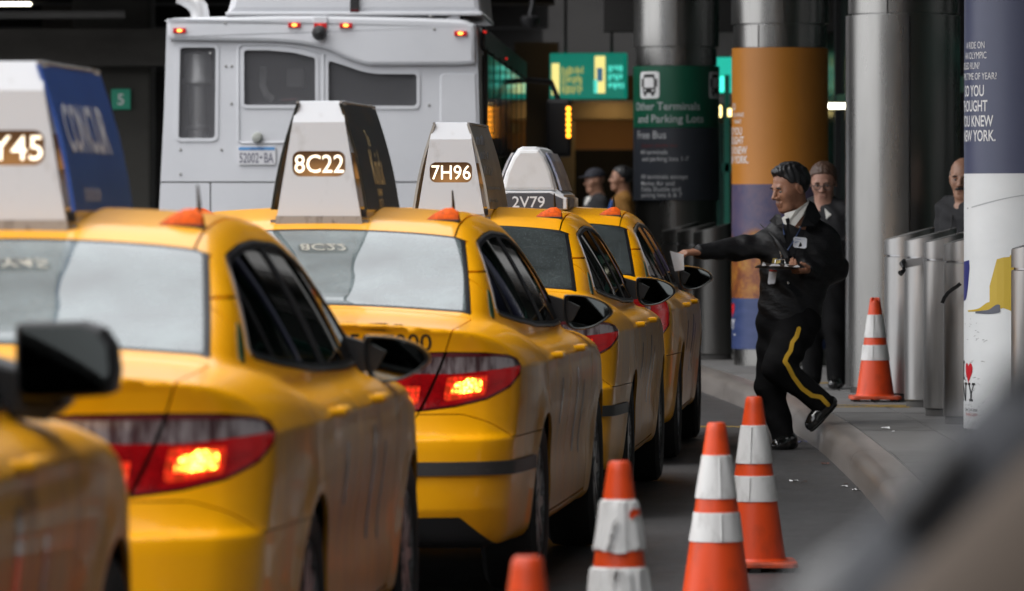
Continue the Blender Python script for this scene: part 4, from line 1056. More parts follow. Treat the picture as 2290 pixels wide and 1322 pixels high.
# blue and white poster pillar, nearest
Y4 = 31.75; r4 = .39; X4 = 2.945
p4 = pillar((X4, 32.1), 'nearest pillar with a navy and white poster, a yellow jacket and a red heart', [(.0, zof(965, Y4), -.012, [60, 180, 300])])
navy_p = M('navy_poster', (.058, .068, .125), .38, noise=((1, 1, 1), .4, .7), color2=(.066, .077, .14))
white_p = M('white_poster', (.74, .76, .76), .4, noise=((1.2, 1.2, 2.2), .42, .68), color2=(.66, .68, .68))
yellow_p = M('yellow_print', (.55, .38, .03), .4); blue_p2 = M('blue_print', (.03, .035, .17), .4); slate_p = M('slate_print', (.10, .11, .14), .4)
red_p = M('red_print', (.45, .05, .04), .5); black_p = M('poster_black', (.012, .012, .012), .5)
cyl_panel(r4 + .004, zof(388, Y4), 5.2, -179, 179, .01).build('navy_poster', navy_p, p4)
cyl_panel(r4 + .004, zof(963, Y4), zof(388, Y4) - .0, -179, 179, .01).build('white_poster', white_p, p4)
c4x, c4r = 1145 + X4 / 32.1 * FPX, .394 / 32.1 * FPX; R4 = r4 + .0055
L4 = [('A RIDE ON', .055, 2193, 107, 0, .75), ('AN OLYMPIC', .055, 2197, 130, 0, .75), ('BOBSLED RUN?', .055, 2183, 153, 0, .75), ('THIS TIME OF YEAR?', .055, 2218, 177, 0, .75),
      ('SO YOU', .088, 2192, 214, .014, .72), ('THOUGHT', .088, 2199, 248, .014, .72), ('YOU KNEW', .088, 2211, 282, .014, .72), ('NEW YORK.', .088, 2216, 315, .014, .72)]
ring_text('lettering', [(t, s, th(px, c4x, c4r), zof(py, Y4), bo, sx) for (t, s, px, py, bo, sx) in L4], white_print, p4, R4)
def pp(P):     # outline given where it is seen on the poster -> arc length and height
    return [(R4 * R(th(x, c4x, c4r)), zof(y, Y4)) for x, y in P]
def poster_shape(name, P, m, dr=0.):
    q = pp(P); ring_shape(name, [(q, 0, 0)], m, p4, R4 + dr)
def fine(P, n=8):
    out = []
    for i in range(len(P)):
        a, b = P[i], P[(i + 1) % len(P)]; out += [(a[0] + (b[0] - a[0]) * k / n, a[1] + (b[1] - a[1]) * k / n) for k in range(n)]
    return out
def poster_strip(name, top, bot, m, dr=0., n=16):
    """a print bounded above and below by two curves (x, y lists)"""
    ft, fb = pchip(top), pchip(bot); xs = np.linspace(max(top[0][0], bot[0][0]), min(top[-1][0], bot[-1][0]), n + 1); V = []; F = []
    for x in xs:
        for yy in (float(ft(x)), float(fb(x))):
            a = R(th(x, c4x, c4r)); V.append(((R4 + dr) * math.sin(a), -(R4 + dr) * math.cos(a), zof(yy, Y4)))
    for i in range(n): F.append((2 * i, 2 * i + 2, 2 * i + 3, 2 * i + 1))
    MB().add(V, F).build(name, m, p4)
poster_strip('yellow_print', [(2204, 640), (2210, 605), (2222, 577), (2260, 574), (2330, 566), (2440, 575)], [(2204, 676), (2215, 688), (2240, 690), (2260, 703), (2330, 702), (2440, 690)], yellow_p)
poster_strip('yellow_print', [(2246, 572), (2262, 562), (2330, 552), (2440, 548)], [(2246, 577), (2262, 574), (2330, 566), (2440, 566)], yellow_p, .0004)
poster_strip('yellow_print', [(2162, 696), (2180, 692), (2204, 676), (2230, 686)], [(2162, 699), (2180, 697), (2204, 693), (2230, 690)], yellow_p, .0006)
poster_strip('slate_print', [(2176, 698), (2200, 694), (2222, 681), (2226, 683)], [(2176, 702), (2200, 703), (2222, 700), (2226, 698)], slate_p, .0009)
poster_strip('blue_print', [(2153.5, 588), (2158, 585), (2164, 583), (2164.5, 600)], [(2153.5, 678), (2158, 672), (2161, 650), (2164.5, 601)], blue_p2)
poster_strip('pale_shadow_print', [(2160, 465), (2200, 452), (2250, 440), (2330, 428)], [(2160, 468), (2200, 455), (2250, 442), (2330, 430)], M('pale_grey_print', (.40, .42, .43), .4))
a_h = th(2163, c4x, c4r)
ring_shape('heart', [(heart(.052), a_h, zof(834, Y4))], heart_m, p4, R4 + .0005)
# the slab-serif letters of the emblem, built from bars
def slab_Y(x, z, h=.105, w=.085):
    return [[(x - w / 2, z + h), (x - w * .12, z + h), (x - w * .12, z + h - .013), (x - w / 2, z + h - .013)], [(x + w * .12, z + h), (x + w / 2, z + h), (x + w / 2, z + h - .013), (x + w * .12, z + h - .013)],
            [(x - w * .40, z + h - .012), (x - w * .22, z + h - .012), (x + .008, z + h * .42), (x - .010, z + h * .42)], [(x + w * .28, z + h - .012), (x + w * .38, z + h - .012), (x + .009, z + h * .42), (x - .004, z + h * .42)],
            [(x - .010, z + h * .43), (x + .009, z + h * .43), (x + .009, z + .01), (x - .010, z + .01)], [(x - w * .27, z + .013), (x + w * .27, z + .013), (x + w * .27, z), (x - w * .27, z)]]
aY = R4 * R(th(2166, c4x, c4r)) + .012; zY = zof(901, Y4)
ring_shape('emblem_letter', [(q, 0, 0) for q in slab_Y(aY, zY)], black_p, p4, R4 + .0005)
xN = aY - .125
NN = [[(xN - .05, zY + .105), (xN - .03, zY + .105), (xN - .03, zY), (xN - .05, zY)], [(xN + .03, zY + .105), (xN + .05, zY + .105), (xN + .05, zY), (xN + .03, zY)], [(xN - .05, zY + .105), (xN - .025, zY + .105), (xN + .05, zY), (xN + .025, zY)],
      [(xN + .015, zY + .105), (xN + .065, zY + .105), (xN + .065, zY + .092), (xN + .015, zY + .092)], [(xN - .068, zY + .013), (xN - .012, zY + .013), (xN - .012, zY), (xN - .068, zY)]]
ring_shape('emblem_letter', [(q, 0, 0) for q in NN], black_p, p4, R4 + .0005)
xI = R4 * R(a_h) - .11; zI = zof(852, Y4)
ring_shape('emblem_letter', [([(xI - .012, zI + .10), (xI + .012, zI + .10), (xI + .012, zI), (xI - .012, zI)], 0, 0), ([(xI - .03, zI + .104), (xI + .03, zI + .104), (xI + .03, zI + .09), (xI - .03, zI + .09)], 0, 0), ([(xI - .03, zI + .012), (xI + .03, zI + .012), (xI + .03, zI - .002), (xI - .03, zI - .002)], 0, 0)], black_p, p4, R4 + .0005)
ring_text('small_lettering', [('New York State', .026, th(2180, c4x, c4r), zof(923, Y4), .004, .9)], black_p, p4, R4 + .0005)
ring_text('red_lettering', [('iloveny.com', .034, th(2180, c4x, c4r), zof(934, Y4), .003, .9)], red_p, p4, R4 + .0005)
scr = MB(); rs = random.Random(3)
for k in range(60):
    px, py = 2155 + abs(rs.gauss(0, 16)), rs.choice([rs.uniform(700, 960), rs.uniform(840, 955)])
    L = rs.uniform(.008, .035); an = rs.uniform(-.5, .5); a = R(th(px, c4x, c4r)); z = zof(py, Y4)
    pts = [(a - L * math.cos(an) / 2 / R4, z - L * math.sin(an) / 2), (a, z + rs.uniform(-.004, .004)), (a + L * math.cos(an) / 2 / R4, z + L * math.sin(an) / 2)]
    V = []
    for (aa, zz) in pts: V += [((R4 + .001) * math.sin(aa), -(R4 + .001) * math.cos(aa), zz + d) for d in (-.0008, .0008)]
    scr.add(V, [(0, 2, 3, 1), (2, 4, 5, 3)])
scr.build('scratches', black_p, p4)['kind'] = 'stuff'

# ================================================================== bollards
def bollard(x, y, label, rz=0., r=.168, h0=.955):
    t = empty('bollard', (x, y, .152), rz, label, 'bollard', 'slant-topped steel bollards')
    MB().lathe([(r - .012, 0), (r - .012, .05)], 40).build('base', dark_conc, t)
    MB().lathe([(r - .004, .045), (r, .05), (r, h0), (r - .012, h0 + .004)], 44).build('body', steel2, t)
    MB().lathe([(r - .014, h0), (r - .014, h0 + .02)], 40).build('groove', chrome, t)
    n = 44; V = []; F = []
    top = lambda xx: h0 + .115 + .26 * (xx + r)
    for (rr, f) in ((r, lambda xx: h0 + .016), (r, lambda xx: top(xx) - .004), (r - .006, top), (.0, top)):
        for k in range(n):
            w = 2 * math.pi * k / n; xx, yy = rr * math.cos(w), rr * math.sin(w); V.append((xx, yy, f(xx)))
    for i in range(3):
        for k in range(n): F.append((i * n + k, i * n + (k + 1) % n, (i + 1) * n + (k + 1) % n, (i + 1) * n + k))
    F.append(tuple(reversed(range(n))))
    MB().add(V, F, True).build('slanted_cap', steel2, t)
    return t
BO = [(2.655, 38.0, 'bollard just right of the pavement cone, farthest of the near four'), (2.70, 36.7, 'bollard with a black knot tied at its neck'),
      (2.715, 35.2, 'bollard third from the cone, with a loose black strap crossing in front of its neighbour'), (2.735, 33.85, 'bollard tight against the left edge of the navy and white poster pillar'),
      (2.81, 30.1, 'bollard in front of the poster pillar, on the yellow jacket side'), (2.785, 28.9, 'bollard at the right frame edge nearest to the camera'),
      (1.50, 50.6, 'distant bollard under the paper slip, next to the far cab mirror'), (1.60, 49.4, 'distant bollard, middle of three behind the outstretched arm'), (1.70, 48.1, 'distant bollard touching the landscape poster pillar')]
steel_shaded = M('shaded_steel', (.15, .147, .14), .42, 1., rnoise=((5, 5, 1), .32, .5))  # darker copy of the bollard steel, shade of the far ones put into its colour
for (x, y, lb) in BO:
    bt = bollard(x, y, lb)
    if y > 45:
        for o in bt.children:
            if o.name.split('.')[0] in ('body', 'slanted_cap'): o.data.materials[0] = steel_shaded
strap_m = M('black_strap', (.012, .012, .013), .5); tape_m = M('grey_tape', (.25, .24, .235), .5)
def ribbon(name, pts, w, m, nrm=(0, -1, 0)):
    V = []; F = []; n = len(pts)
    for i, p in enumerate(pts):
        p = Vector(p); t = (Vector(pts[min(i + 1, n - 1)]) - Vector(pts[max(i - 1, 0)])).normalized(); s = t.cross(Vector(nrm)).normalized() * w / 2
        V += [p + s, p - s, p + s + Vector((0, .003, 0)), p - s + Vector((0, .003, 0))]
    for i in range(n - 1):
        a, b = 4 * i, 4 * i + 4; F += [(a, b, b + 1, a + 1), (a + 2, a + 3, b + 3, b + 2), (a, a + 2, b + 2, b), (a + 1, b + 1, b + 3, a + 3)]
    return MB().add(V, F, True).build(name, m)
s = ribbon('strap', [at(x, y, 33.55 + .02 * i) for i, (x, y) in enumerate([(2148, 634), (2140, 641), (2130, 647), (2120, 655), (2112, 666), (2107, 678)])], .022, strap_m)
tag(s, 'loose black strap hanging from the bollard beside the poster pillar', 'strap')
s = ribbon('barrier_tape', [at(x, y, 36.45 - .012 * i) for i, (x, y) in enumerate([(2021, 592), (2035, 589), (2050, 586), (2064, 584)])], .05, tape_m)
tag(s, 'short grey tape stretched between the two knotted steel bollards', 'tape')
kn = MB().tube([at(2022, 583, 36.46), at(2017, 590, 36.42), at(2020, 597, 36.4), at(2022, 604, 36.42), at(2013, 612, 36.4)], [.014, .018, .012, .012, .02], 8).build('strap_knot', strap_m)
tag(kn, 'black knot of strap end dangling at a bollard neck', 'strap')

# ================================================================== litter
def scrap(px, py, sz, m, label, z=.004):
    p = on_ground(px, py, z); r_ = random.Random(int(px)); mb = MB(); V = []
    n = 5
    for i in range(n):
        for j in range(3): V.append((p.x + sz * (i / (n - 1) - .5) * 1.6, p.y + sz * 2.5 * (j - 1) * .5 + r_.uniform(-.3, .3) * sz, z + r_.uniform(.0, .35) * sz))
    F = [(i * 3 + j, (i + 1) * 3 + j, (i + 1) * 3 + j + 1, i * 3 + j + 1) for i in range(n - 1) for j in range(2)]
    o = mb.add(V, F).build('litter', m); tag(o, label, 'litter', 'scraps of litter on the ground'); return o
paper = M('paper', (.86, .86, .87), .6); brown_leaf = M('brown_scrap', (.08, .03, .02), .7)
wrap_b = M('blue_wrapper', (.08, .09, .25), .4)
for a in ((1775, 1076, .03, paper, 'crumpled pale paper scrap on the road by the dusty cone'), (1798, 1078, .02, brown_leaf, 'dark red-brown scrap beside the pale paper on the road'),
          (1888, 1088, .02, paper, 'thin white scrap on the road close to the kerb foot'), (1914, 1096, .025, paper, 'bright white scrap lying against the kerb foot'), (1845, 1038, .03, brown_leaf, 'flat dark scrap in the gutter below the raised shoe'),
          (1795, 990, .035, wrap_b, 'blue and silver wrapper lying behind the standing shoe'), (1892, 1082, .012, brown_leaf, 'tiny reddish scrap at the kerb foot'),):
    scrap(*a)
scrap(1980, 958, .03, paper, 'white scrap on the pavement in front of the bollards', .156)
scrap(1998, 965, .012, paper, 'tiny white fleck on the pavement near the poster pillar', .156)
def make_cab(loc, yaw, label, recipe=None, wet=False):
    root = empty('taxi_cab', (loc[0], loc[1], 0), R(-yaw), label, 'taxi', 'yellow taxi cabs queueing along the kerb')
    made = assemble(recipe or cab_recipe, root) + assemble(cab_more, root)
    if wet:
        for o in made:
            if o.name.startswith('rear_window'):
                o.data = o.data.copy(); o.data.materials[0] = glass_wet
    return root

cab2 = make_cab((-.875, 20.45), 5.2, 'yellow cab with the lit roof number 8C22 and a phone number across its trunk')
wedge_sign(cab2, '8C22', ad_dark, [('The', .09, .42, .25, .0, 'LEFT', .8), ('Knick', .20, .38, .10, .0, 'LEFT', .8), ('CINEMAX', .04, .42, .055, .005, 'LEFT', 1.), ('OCT 17', .045, .42, .01, .005, 'LEFT', 1.)], ad_ink_gold)
V, F = text_geo('1-800-458-7000', .088, .006, 0, 'RIGHT', .95)
k = .56 / (V[:, 0].max() - V[:, 0].min()); X = .578 + V[:, 0] * k; Z = .926 + V[:, 1]
Yc = cast_y(shell, X, Z) - .0015
MB().add(list(zip(X, Yc, Z)), F).build('lettering', M('black_print', (.012, .012, .012), .4), cab2)['kind'] = 'stuff'
cab1 = make_cab((-1.515, 14.4), 4.4, 'nearest whole yellow cab with a blue advert on the roof sign reading Y45')
wedge_sign(cab1, '6Y45', ad_blue, [('CONCUR', .19, .10, .17, .02, 'LEFT', .95), ('CONCUR.COM', .05, .2, .03, .0, 'LEFT', .9)], ad_ink_pale)
for o in cab1.children:
    if o.name.startswith('side_mirror'): o.location = (.012, 0, -.032)
cab3 = make_cab((-.41, 26.1), 4.5, 'rain-wet yellow cab with lit roof number 7H96 and a grey roof advert', wet=True)
rs3 = wedge_sign(cab3, '7H96', ad_grey, [], ad_ink_blue)
mb = MB(); r_ = random.Random(11)        # worn, unreadable lines of print on the outer panel
for (z, h, n) in ((.37, .05, 9), (.30, .04, 7), (.22, .05, 8), (.15, .02, 14), (.09, .02, 10)):
    y = 1.50
    for k in range(n):
        w_ = r_.uniform(.02, .06); x = .168 + .020 - .10 * ((z - .058) / .41) + .012 * math.sin(math.pi * (z - .058) / .41) + .0015
        mb.box(x - .001, x + .0008 + .0005, y, y + w_, 1.376 + z, 1.376 + z + h * r_.uniform(.5, 1)); y += w_ + r_.uniform(.008, .03)
mb.build('worn_print', ad_ink_blue, rs3)['kind'] = 'stuff'
cab4 = make_cab((-.01, 31.6), 4.2, 'far yellow cab with a rounded white roof sign numbered 2V79', tall_recipe, wet=True)
tent_sign(cab4, '2V79')
cab0 = make_cab((-2.16, 8.5), 4.5, 'yellow cab cut off by the left edge showing only its front wheel and black mirror')
cab0.scale = (1.07, 1.07, 1.07)
for c in (cab0, cab1, cab4):            # only the second and third cab wear the grey rub strip
    for o in list(c.children):
        if o.name.startswith('rub_strip'): bpy.data.objects.remove(o)
# this one has a larger, squarer mirror
for o in list(cab0.children):
    if o.name.startswith('side_mirror') and o.data.vertices[0].co.x > 0:
        for c in list(o.children): bpy.data.objects.remove(c)
        bpy.data.objects.remove(o)
bm_ = [(-.100, .066), (-.092, .074), (.03, .076), (.070, .062), (.092, .030), (.098, -.02), (.092, -.06), (.075, -.068), (-.05, -.078), (-.088, -.076), (-.100, -.06)]
fm_ = lambda a, b, d: (.910 + a, d, 1.055 + b)
sm_ = MB().prism(bm_, 3.15, 3.24, fm_, .012).build('side_mirror', black_plastic, cab0)
MB().add([fm_(a * .90, b * .88, 3.136 - .12 * a + .04 * b) for a, b in bm_], [tuple(range(len(bm_)))]).build('mirror_glass', mirror_m, sm_).rotation_euler = (0, 0, 0)
MB().prism([(.68, .955), (.86, .935), (.90, .97), (.84, 1.03), (.68, 1.08)], 3.20, 3.34, lambda a, b, d: (a, d, b), .01).build('mirror_arm', black_plastic, sm_)
# ================================================================== the white bus
bus_white = M('bus_white_paint', (.60, .61, .635), .35, coat=.3, noise=((1.5, 1.5, 1.5), .4, .75), color2=(.55, .56, .585), bump=((9, 9, 9), .05, .004))
bus_glass = M('bus_dark_glass', (.006, .007, .008), .05, spec=.35)
marker_red = M('red_marker_lens', (.35, .01, .012), .25, coat=.8, emit=(1, .02, .02), estr=.12)
marker_lit = M('red_marker_glow', (.9, .3, .1), .3, emit=(1, .22, .03), estr=5)
amber_lit = M('amber_led', (.9, .4, .05), .3, emit=(1, .34, .02), estr=3.2)
def mesh_grille(name, pitch, thick):
    """perforated sheet: hexagonal holes that let one see through"""
    m = bpy.data.materials.new(name); m.use_nodes = True; nt = m.node_tree; b = nt.nodes['Principled BSDF']
    b.inputs['Base Color'].default_value = (.16, .16, .17, 1); b.inputs['Metallic'].default_value = .4; b.inputs['Roughness'].default_value = .5
    tc = nt.nodes.new('ShaderNodeTexCoord'); vo = nt.nodes.new('ShaderNodeTexVoronoi'); vo.voronoi_dimensions = '2D'; vo.inputs['Randomness'].default_value = 0
    mp = nt.nodes.new('ShaderNodeMapping'); mp.inputs['Rotation'].default_value = (R(90), 0, 0); mp.inputs['Scale'].default_value = (1 / pitch,) * 3
    nt.links.new(tc.outputs['Object'], mp.inputs['Vector'])
    rt = nt.nodes.new('ShaderNodeMapping'); rt.inputs['Rotation'].default_value = (0, 0, R(45)); nt.links.new(mp.outputs[0], rt.inputs['Vector'])
    vo.inputs['Scale'].default_value = 1; nt.links.new(rt.outputs[0], vo.inputs['Vector'])
    lt = nt.nodes.new('ShaderNodeMath'); lt.operation = 'LESS_THAN'; lt.inputs[1].default_value = thick; nt.links.new(vo.outputs['Distance'], lt.inputs[0])
    tr = nt.nodes.new('ShaderNodeBsdfTransparent'); mx = nt.nodes.new('ShaderNodeMixShader'); out = nt.nodes['Material Output']
    nt.links.new(lt.outputs[0], mx.inputs[0]); nt.links.new(b.outputs[0], mx.inputs[1]); nt.links.new(tr.outputs[0], mx.inputs[2]); nt.links.new(mx.outputs[0], out.inputs[0])
    return m
grille_m = mesh_grille('perforated_grille', .016, .40)
BY = 46.7; SB = FPX / BY; BCX = 712
bx = lambda px: (px - BCX) / SB
bz = lambda py: CAMH + (HOR - py) / SB
bp = lambda P: [(bx(x), bz(y)) for x, y in P]
bus = empty('bus', ((BCX - CX) / SB, BY, 0), R(-1.9), 'white bus seen from behind with lit red roof markers, stopped left of the cab queue', 'bus')
flat = lambda P: -P[:, 1]
def sheet(x0, x1, z0, z1, h=.04):
    nx, nz = int((x1 - x0) / h) + 1, int((z1 - z0) / h) + 1
    X, Z = np.meshgrid(np.linspace(x0, x1, nx), np.linspace(z0, z1, nz), indexing='ij')
    V = np.stack([X.ravel(), np.zeros(X.size), Z.ravel()], 1); i = np.arange((nx - 1) * nz).reshape(nx - 1, nz)[:, :-1].ravel()
    T = np.concatenate([np.stack([i, i + nz, i + nz + 1], 1), np.stack([i, i + nz + 1, i + 1], 1)]); return V, T
outline = spline_poly(bp([(373, 62), (380, 44), (440, 40), (716, 34), (1000, 42), (1055, 52), (1066, 75), (1071, 240), (1074, 400), (1076, 560), (1076, 760), (1060, 775), (716, 776), (365, 775), (350, 760), (352, 560), (359, 400), (367, 240)]), 3)
W0 = round_poly(bp([(403, 107), (482, 107), (480, 309), (399, 309)]), .022)
W1 = round_poly(bp([(546, 113), (600, 113), (655, 118), (705, 130), (705, 235), (546, 235)]), .022)
W2 = round_poly(bp([(735, 136), (770, 147), (812, 161), (842, 166), (932, 167), (932, 237), (735, 237)]), .022)
V, T = sheet(bx(340), bx(1090), .25, 3.15, .02)
st_ = {'V': V}
def bcut(Tx, phi):
    V2, n, p = cut(st_['V'], Tx, phi(st_['V'])); st_['V'] = V2; return n, p
sd2 = lambda P: (lambda Q: poly_sd(P, Q[:, 0], Q[:, 2]))
body_t, _ = bcut(T, sd2(outline))
for w in (W0, W1, W2): _, body_t = bcut(body_t, sd2(w))
low, up = bcut(body_t, lambda Q: Q[:, 2] - bz(409)); up0 = up
_, up = bcut(up, lambda Q: -(Q[:, 2] - bz(406)))
up = _
lowl, lowr = bcut(low, lambda Q: Q[:, 0] - bx(470)); 
_l, lowl2 = bcut(lowl, lambda Q: Q[:, 0] - bx(468.5))
_, lowr = bcut(lowr, lambda Q: Q[:, 0] - bx(471.5))
for (nm, tt) in (('rear_panel', up), ('lower_panel', _l), ('lower_panel', lowr)):
    obj(nm, skin_mesh(nm, st_['V'], tt, flat, bus_white, .05), bus)
# hull behind the rear sheets
hull = MB(); O = np.array(outline); n = len(O); V = []; F = []
for (d, k) in ((.012, 1.), (.03, 1.004), (11.9, 1.004), (12.0, .97)):
    c = O.mean(0); V += [(c[0] + (p[0] - c[0]) * k, d, c[1] + (p[1] - c[1]) * k) for p in O]
for i in range(3):
    for j in range(n): F.append((i * n + j, (i + 1) * n + j, (i + 1) * n + (j + 1) % n, i * n + (j + 1) % n))
F.append(tuple(3 * n + j for j in range(n)))
hull.add(V, F, True); hull.build('hull', bus_white, bus)
MB().box(bx(362), bx(1060), .06, .07, .3, bz(415)).build('inner_wall', dark_void, bus)
# engine compartment behind the grilles
comp = MB().box(bx(390), bx(1050), .62, .63, bz(330), bz(95)).box(bx(505), bx(515), .05, .62, bz(330), bz(95)).box(bx(390), bx(1050), .05, .62, bz(330), bz(326))
comp.build('engine_bay', M('engine_bay_grey', (.05, .05, .052), .7), bus)
comp2 = MB().box(bx(385), bx(505), .40, .41, bz(330), bz(95)); comp2.build('engine_bay', M('engine_bay_pale', (.16, .16, .165), .6), bus)
filt = MB().lathe([(.0, bz(322)), (.085, bz(322)), (.085, bz(290)), (.095, bz(288)), (.095, bz(282)), (.075, bz(280)), (.075, bz(192)), (.13, bz(185)), (.13, bz(178)), (.115, bz(172)), (.11, bz(120)), (.0, bz(112))], 24, 'z', (bx(437), .22, 0))
filt.build('exhaust_filter', M('dull_aluminium', (.55, .55, .55), .4, .7), bus)
MB().tube([(bx(583), .3, bz(150)), (bx(582), .25, bz(190)), (bx(592), .22, bz(212)), (bx(604), .24, bz(222))], .03, 10).build('hose', M('hose_grey', (.3, .3, .3), .5), bus)
MB().box(bx(635), bx(675), .3, .5, bz(195), bz(150), .02).build('filter_box', M('filter_box_grey', (.12, .12, .12), .5), bus)
MB().tube([(bx(625), .2, bz(224)), (bx(660), .2, bz(221))], .012, 8).build('red_pipe', red_dark, bus)
for w in (W0, W1, W2):
    Vw, Tw = sheet(bx(390), bx(940), bz(320), bz(100), .011); Vc, inn, _ = cut(Vw, Tw, poly_sd(w, Vw[:, 0], Vw[:, 2]))
    u, inv = np.unique(inn, return_inverse=True); me = mesh_data('window_grille', Vc[u] + np.array([0, .03, 0]), inv.reshape(inn.shape), grille_m); obj('window_grille', me, bus)
    # raised rim
    Vc, ring, _ = cut(Vw, Tw, poly_sd(w, Vw[:, 0], Vw[:, 2]) - .028); Vc, _, ring = cut(Vc, ring, poly_sd(w, Vc[:, 0], Vc[:, 2]) - .002)
    obj('window_rim', skin_mesh('window_rim', Vc, ring, flat, bus_white, .014, .010), bus)
fy = lambda a, b, d: (a, d, b)
fas = bp([(374, 52), (380, 45), (510, 38), (700, 35), (1000, 43), (1052, 52), (1063, 62), (1064, 100), (1063, 132), (1055, 145), (950, 147), (842, 147), (815, 145), (775, 131), (735, 113), (690, 102), (640, 96), (560, 93), (400, 91), (382, 88), (375, 78)])
MB().prism(spline_poly(fas, 3), -.06, .02, fy, .03).build('roof_fascia', bus_white, bus)
# engine door, raised, with its own outline
MB().prism(bp([(985, 172), (992, 165), (1064, 165), (1068, 300), (1072, 560), (985, 560)]), -.012, .01, fy, .008).build('corner_panel', bus_white, bus)
dr_ = bp([(533, 108), (540, 100), (620, 100), (680, 107), (722, 122), (722, 318), (540, 320), (533, 314)])
for P in (dr_,):
    ed = MB(); ed.tube([(a, -.004, b) for a, b in P] + [(P[0][0], -.004, P[0][1])], .010, 8); ed.build('door_edge', bus_white, bus)
ed = MB().tube([(bx(724), -.004, bz(122)), (bx(724), -.004, bz(300)), (bx(724), -.004, bz(404))], .011, 8); ed.build('door_edge', bus_white, bus)
for (x, y) in ((505, 148), (518, 148), (403, 335), (403, 390), (517, 232), (505, 52), (972, 66), (972, 97), (972, 128), (960, 236), (470, 120), (495, 335)):
    MB().lathe([(0, -.008), (.010, -.006), (.013, .002)], 10, 'y', (bx(x), -.0015 if y > 95 or x == 403 else -.061, bz(y))).build('rivet', steel2, bus)
for (x, y, lit) in ((403, 69, 1), (660, 57, 1), (718, 58, .5), (775, 58, 1), (1031, 76, 1)):
    b = MB().box(bx(x) - .053, bx(x) + .053, -.083, -.058, bz(y) - .021, bz(y) + .021, .006).build('roof_marker', marker_red, bus)
    MB().lathe([(0, -.004), (.9, -.003), (1., .003)], 16, 'y').xf(lambda a, c, d: (bx(x) + a * .024, -.0835 + c, bz(y) + d * .013)).build('lit_lamp', marker_lit if lit == 1 else halo_m, b)
    if x == 718: MB().box(bx(x) - .06, bx(x) + .06, -.075, -.05, bz(y) + .015, bz(y) + .075, .01).build('marker_hood', bus_white, b)
MB().lathe([(.045, -.075), (.06, -.10), (.062, -.13), (.045, -.16), (0, -.17)], 20, 'y', (bx(717), .0, bz(75))).build('reversing_camera', black_plastic, bus)
MB().box(bx(717) - .03, bx(717) + .03, -.09, -.05, bz(75) - .01, bz(75) + .05, .01).build('camera_bracket', bus_white, bus)
MB().lathe([(0, -.07), (.03, -.065), (.042, -.045), (.046, 0)], 20, 'y', (bx(576), 0, bz(308))).build('door_latch', M('latch_grey', (.32, .33, .30), .5), bus)
# number plate
np_ = MB().prism(rrect(bx(532), bx(617), bz(369), bz(327), .02), -.016, -.004, fy, .003).build('number_plate', M('white_plate', (.62, .62, .64), .35), bus)
MB().prism(rrect(bx(534), bx(615), bz(336), bz(329), .006), -.018, -.0165, fy).build('plate_band', M('blue_plate_band', (.10, .28, .55), .4), np_)
for (t, sz, px, py, wpx) in (('52002', .115, 535, 364, 44), ('BA', .115, 590, 364, 22)):
    Vt, Ft = text_geo(t, sz, .012, 0, 'LEFT'); k = wpx / SB / Vt[:, 0].max()
    MB().add([(bx(px) + v[0] * k, -.0172, bz(py) + v[1]) for v in Vt], Ft).build('plate_digits', M('plate_ink', (.10, .10, .14), .5), np_)
MB().lathe([(0, -.001), (.012, 0)], 10, 'y', (bx(584), -.0168, bz(352))).build('plate_dot', M('plate_dot', (.12, .12, .16), .5), np_)
Vt, Ft = text_geo('NEW YORK', .022, .01, 0, 'CENTER'); MB().add([(bx(575) + v[0], -.019, bz(335) + v[1]) for v in Vt], Ft).build('plate_name', M('plate_navy', (.04, .05, .2), .5), np_)
# roof box and fittings
rb = MB(); a0, a1 = bx(508), bx(1079)
sec = [(a0, bz(31)), (a0 + .06, bz(-30)), (a0 + .14, bz(-62)), (a1 - .12, bz(-62)), (a1 - .03, bz(-30)), (a1 - .01, bz(31))]
rb.prism(sec, -.02, 2.6, fy, .05); rb.build('roof_box', bus_white, bus)
MB().box(a0 - .01, a1, -.05, 2.6, bz(36), bz(27), .012).build('roof_box_flange', bus_white, bus)
MB().box(bx(784), bx(804), -.05, -.018, bz(28), bz(-20), .004).build('black_strip', black_plastic, bus)
MB().box(bx(785), bx(803), -.054, -.05, bz(27), bz(22), .001).build('red_tag', red_dark, bus)
MB().prism(bp([(995, 43), (1028, 29), (1030, 52), (1000, 52)]), -.02, .3, fy, .004).build('roof_bracket', bus_white, bus)
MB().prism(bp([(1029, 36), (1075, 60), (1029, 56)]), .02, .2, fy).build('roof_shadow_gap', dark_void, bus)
MB().lathe([(0, -.03), (.02, -.02), (.024, 0)], 12, 'y', (bx(966), -.02, bz(37))).build('roof_bolt', steel2, bus)
pts = [(bx(440), .30, bz(60)), (bx(440), .30, bz(34)), (bx(437), .30, bz(16)), (bx(425), .30, bz(0)), (bx(405), .3, bz(-12)), (bx(392), .3, bz(-16))]
MB().tube(pts, [.078, .078, .08, .08, .08, .08], 20).build('exhaust_stack', M('aluminium_pipe', (.6, .6, .6), .38, .6), bus)
MB().lathe([(.115, bz(62)), (.12, bz(40)), (.08, bz(38))], 24, 'z', (bx(440), .3, 0)).build('stack_collar', bus_white, bus)
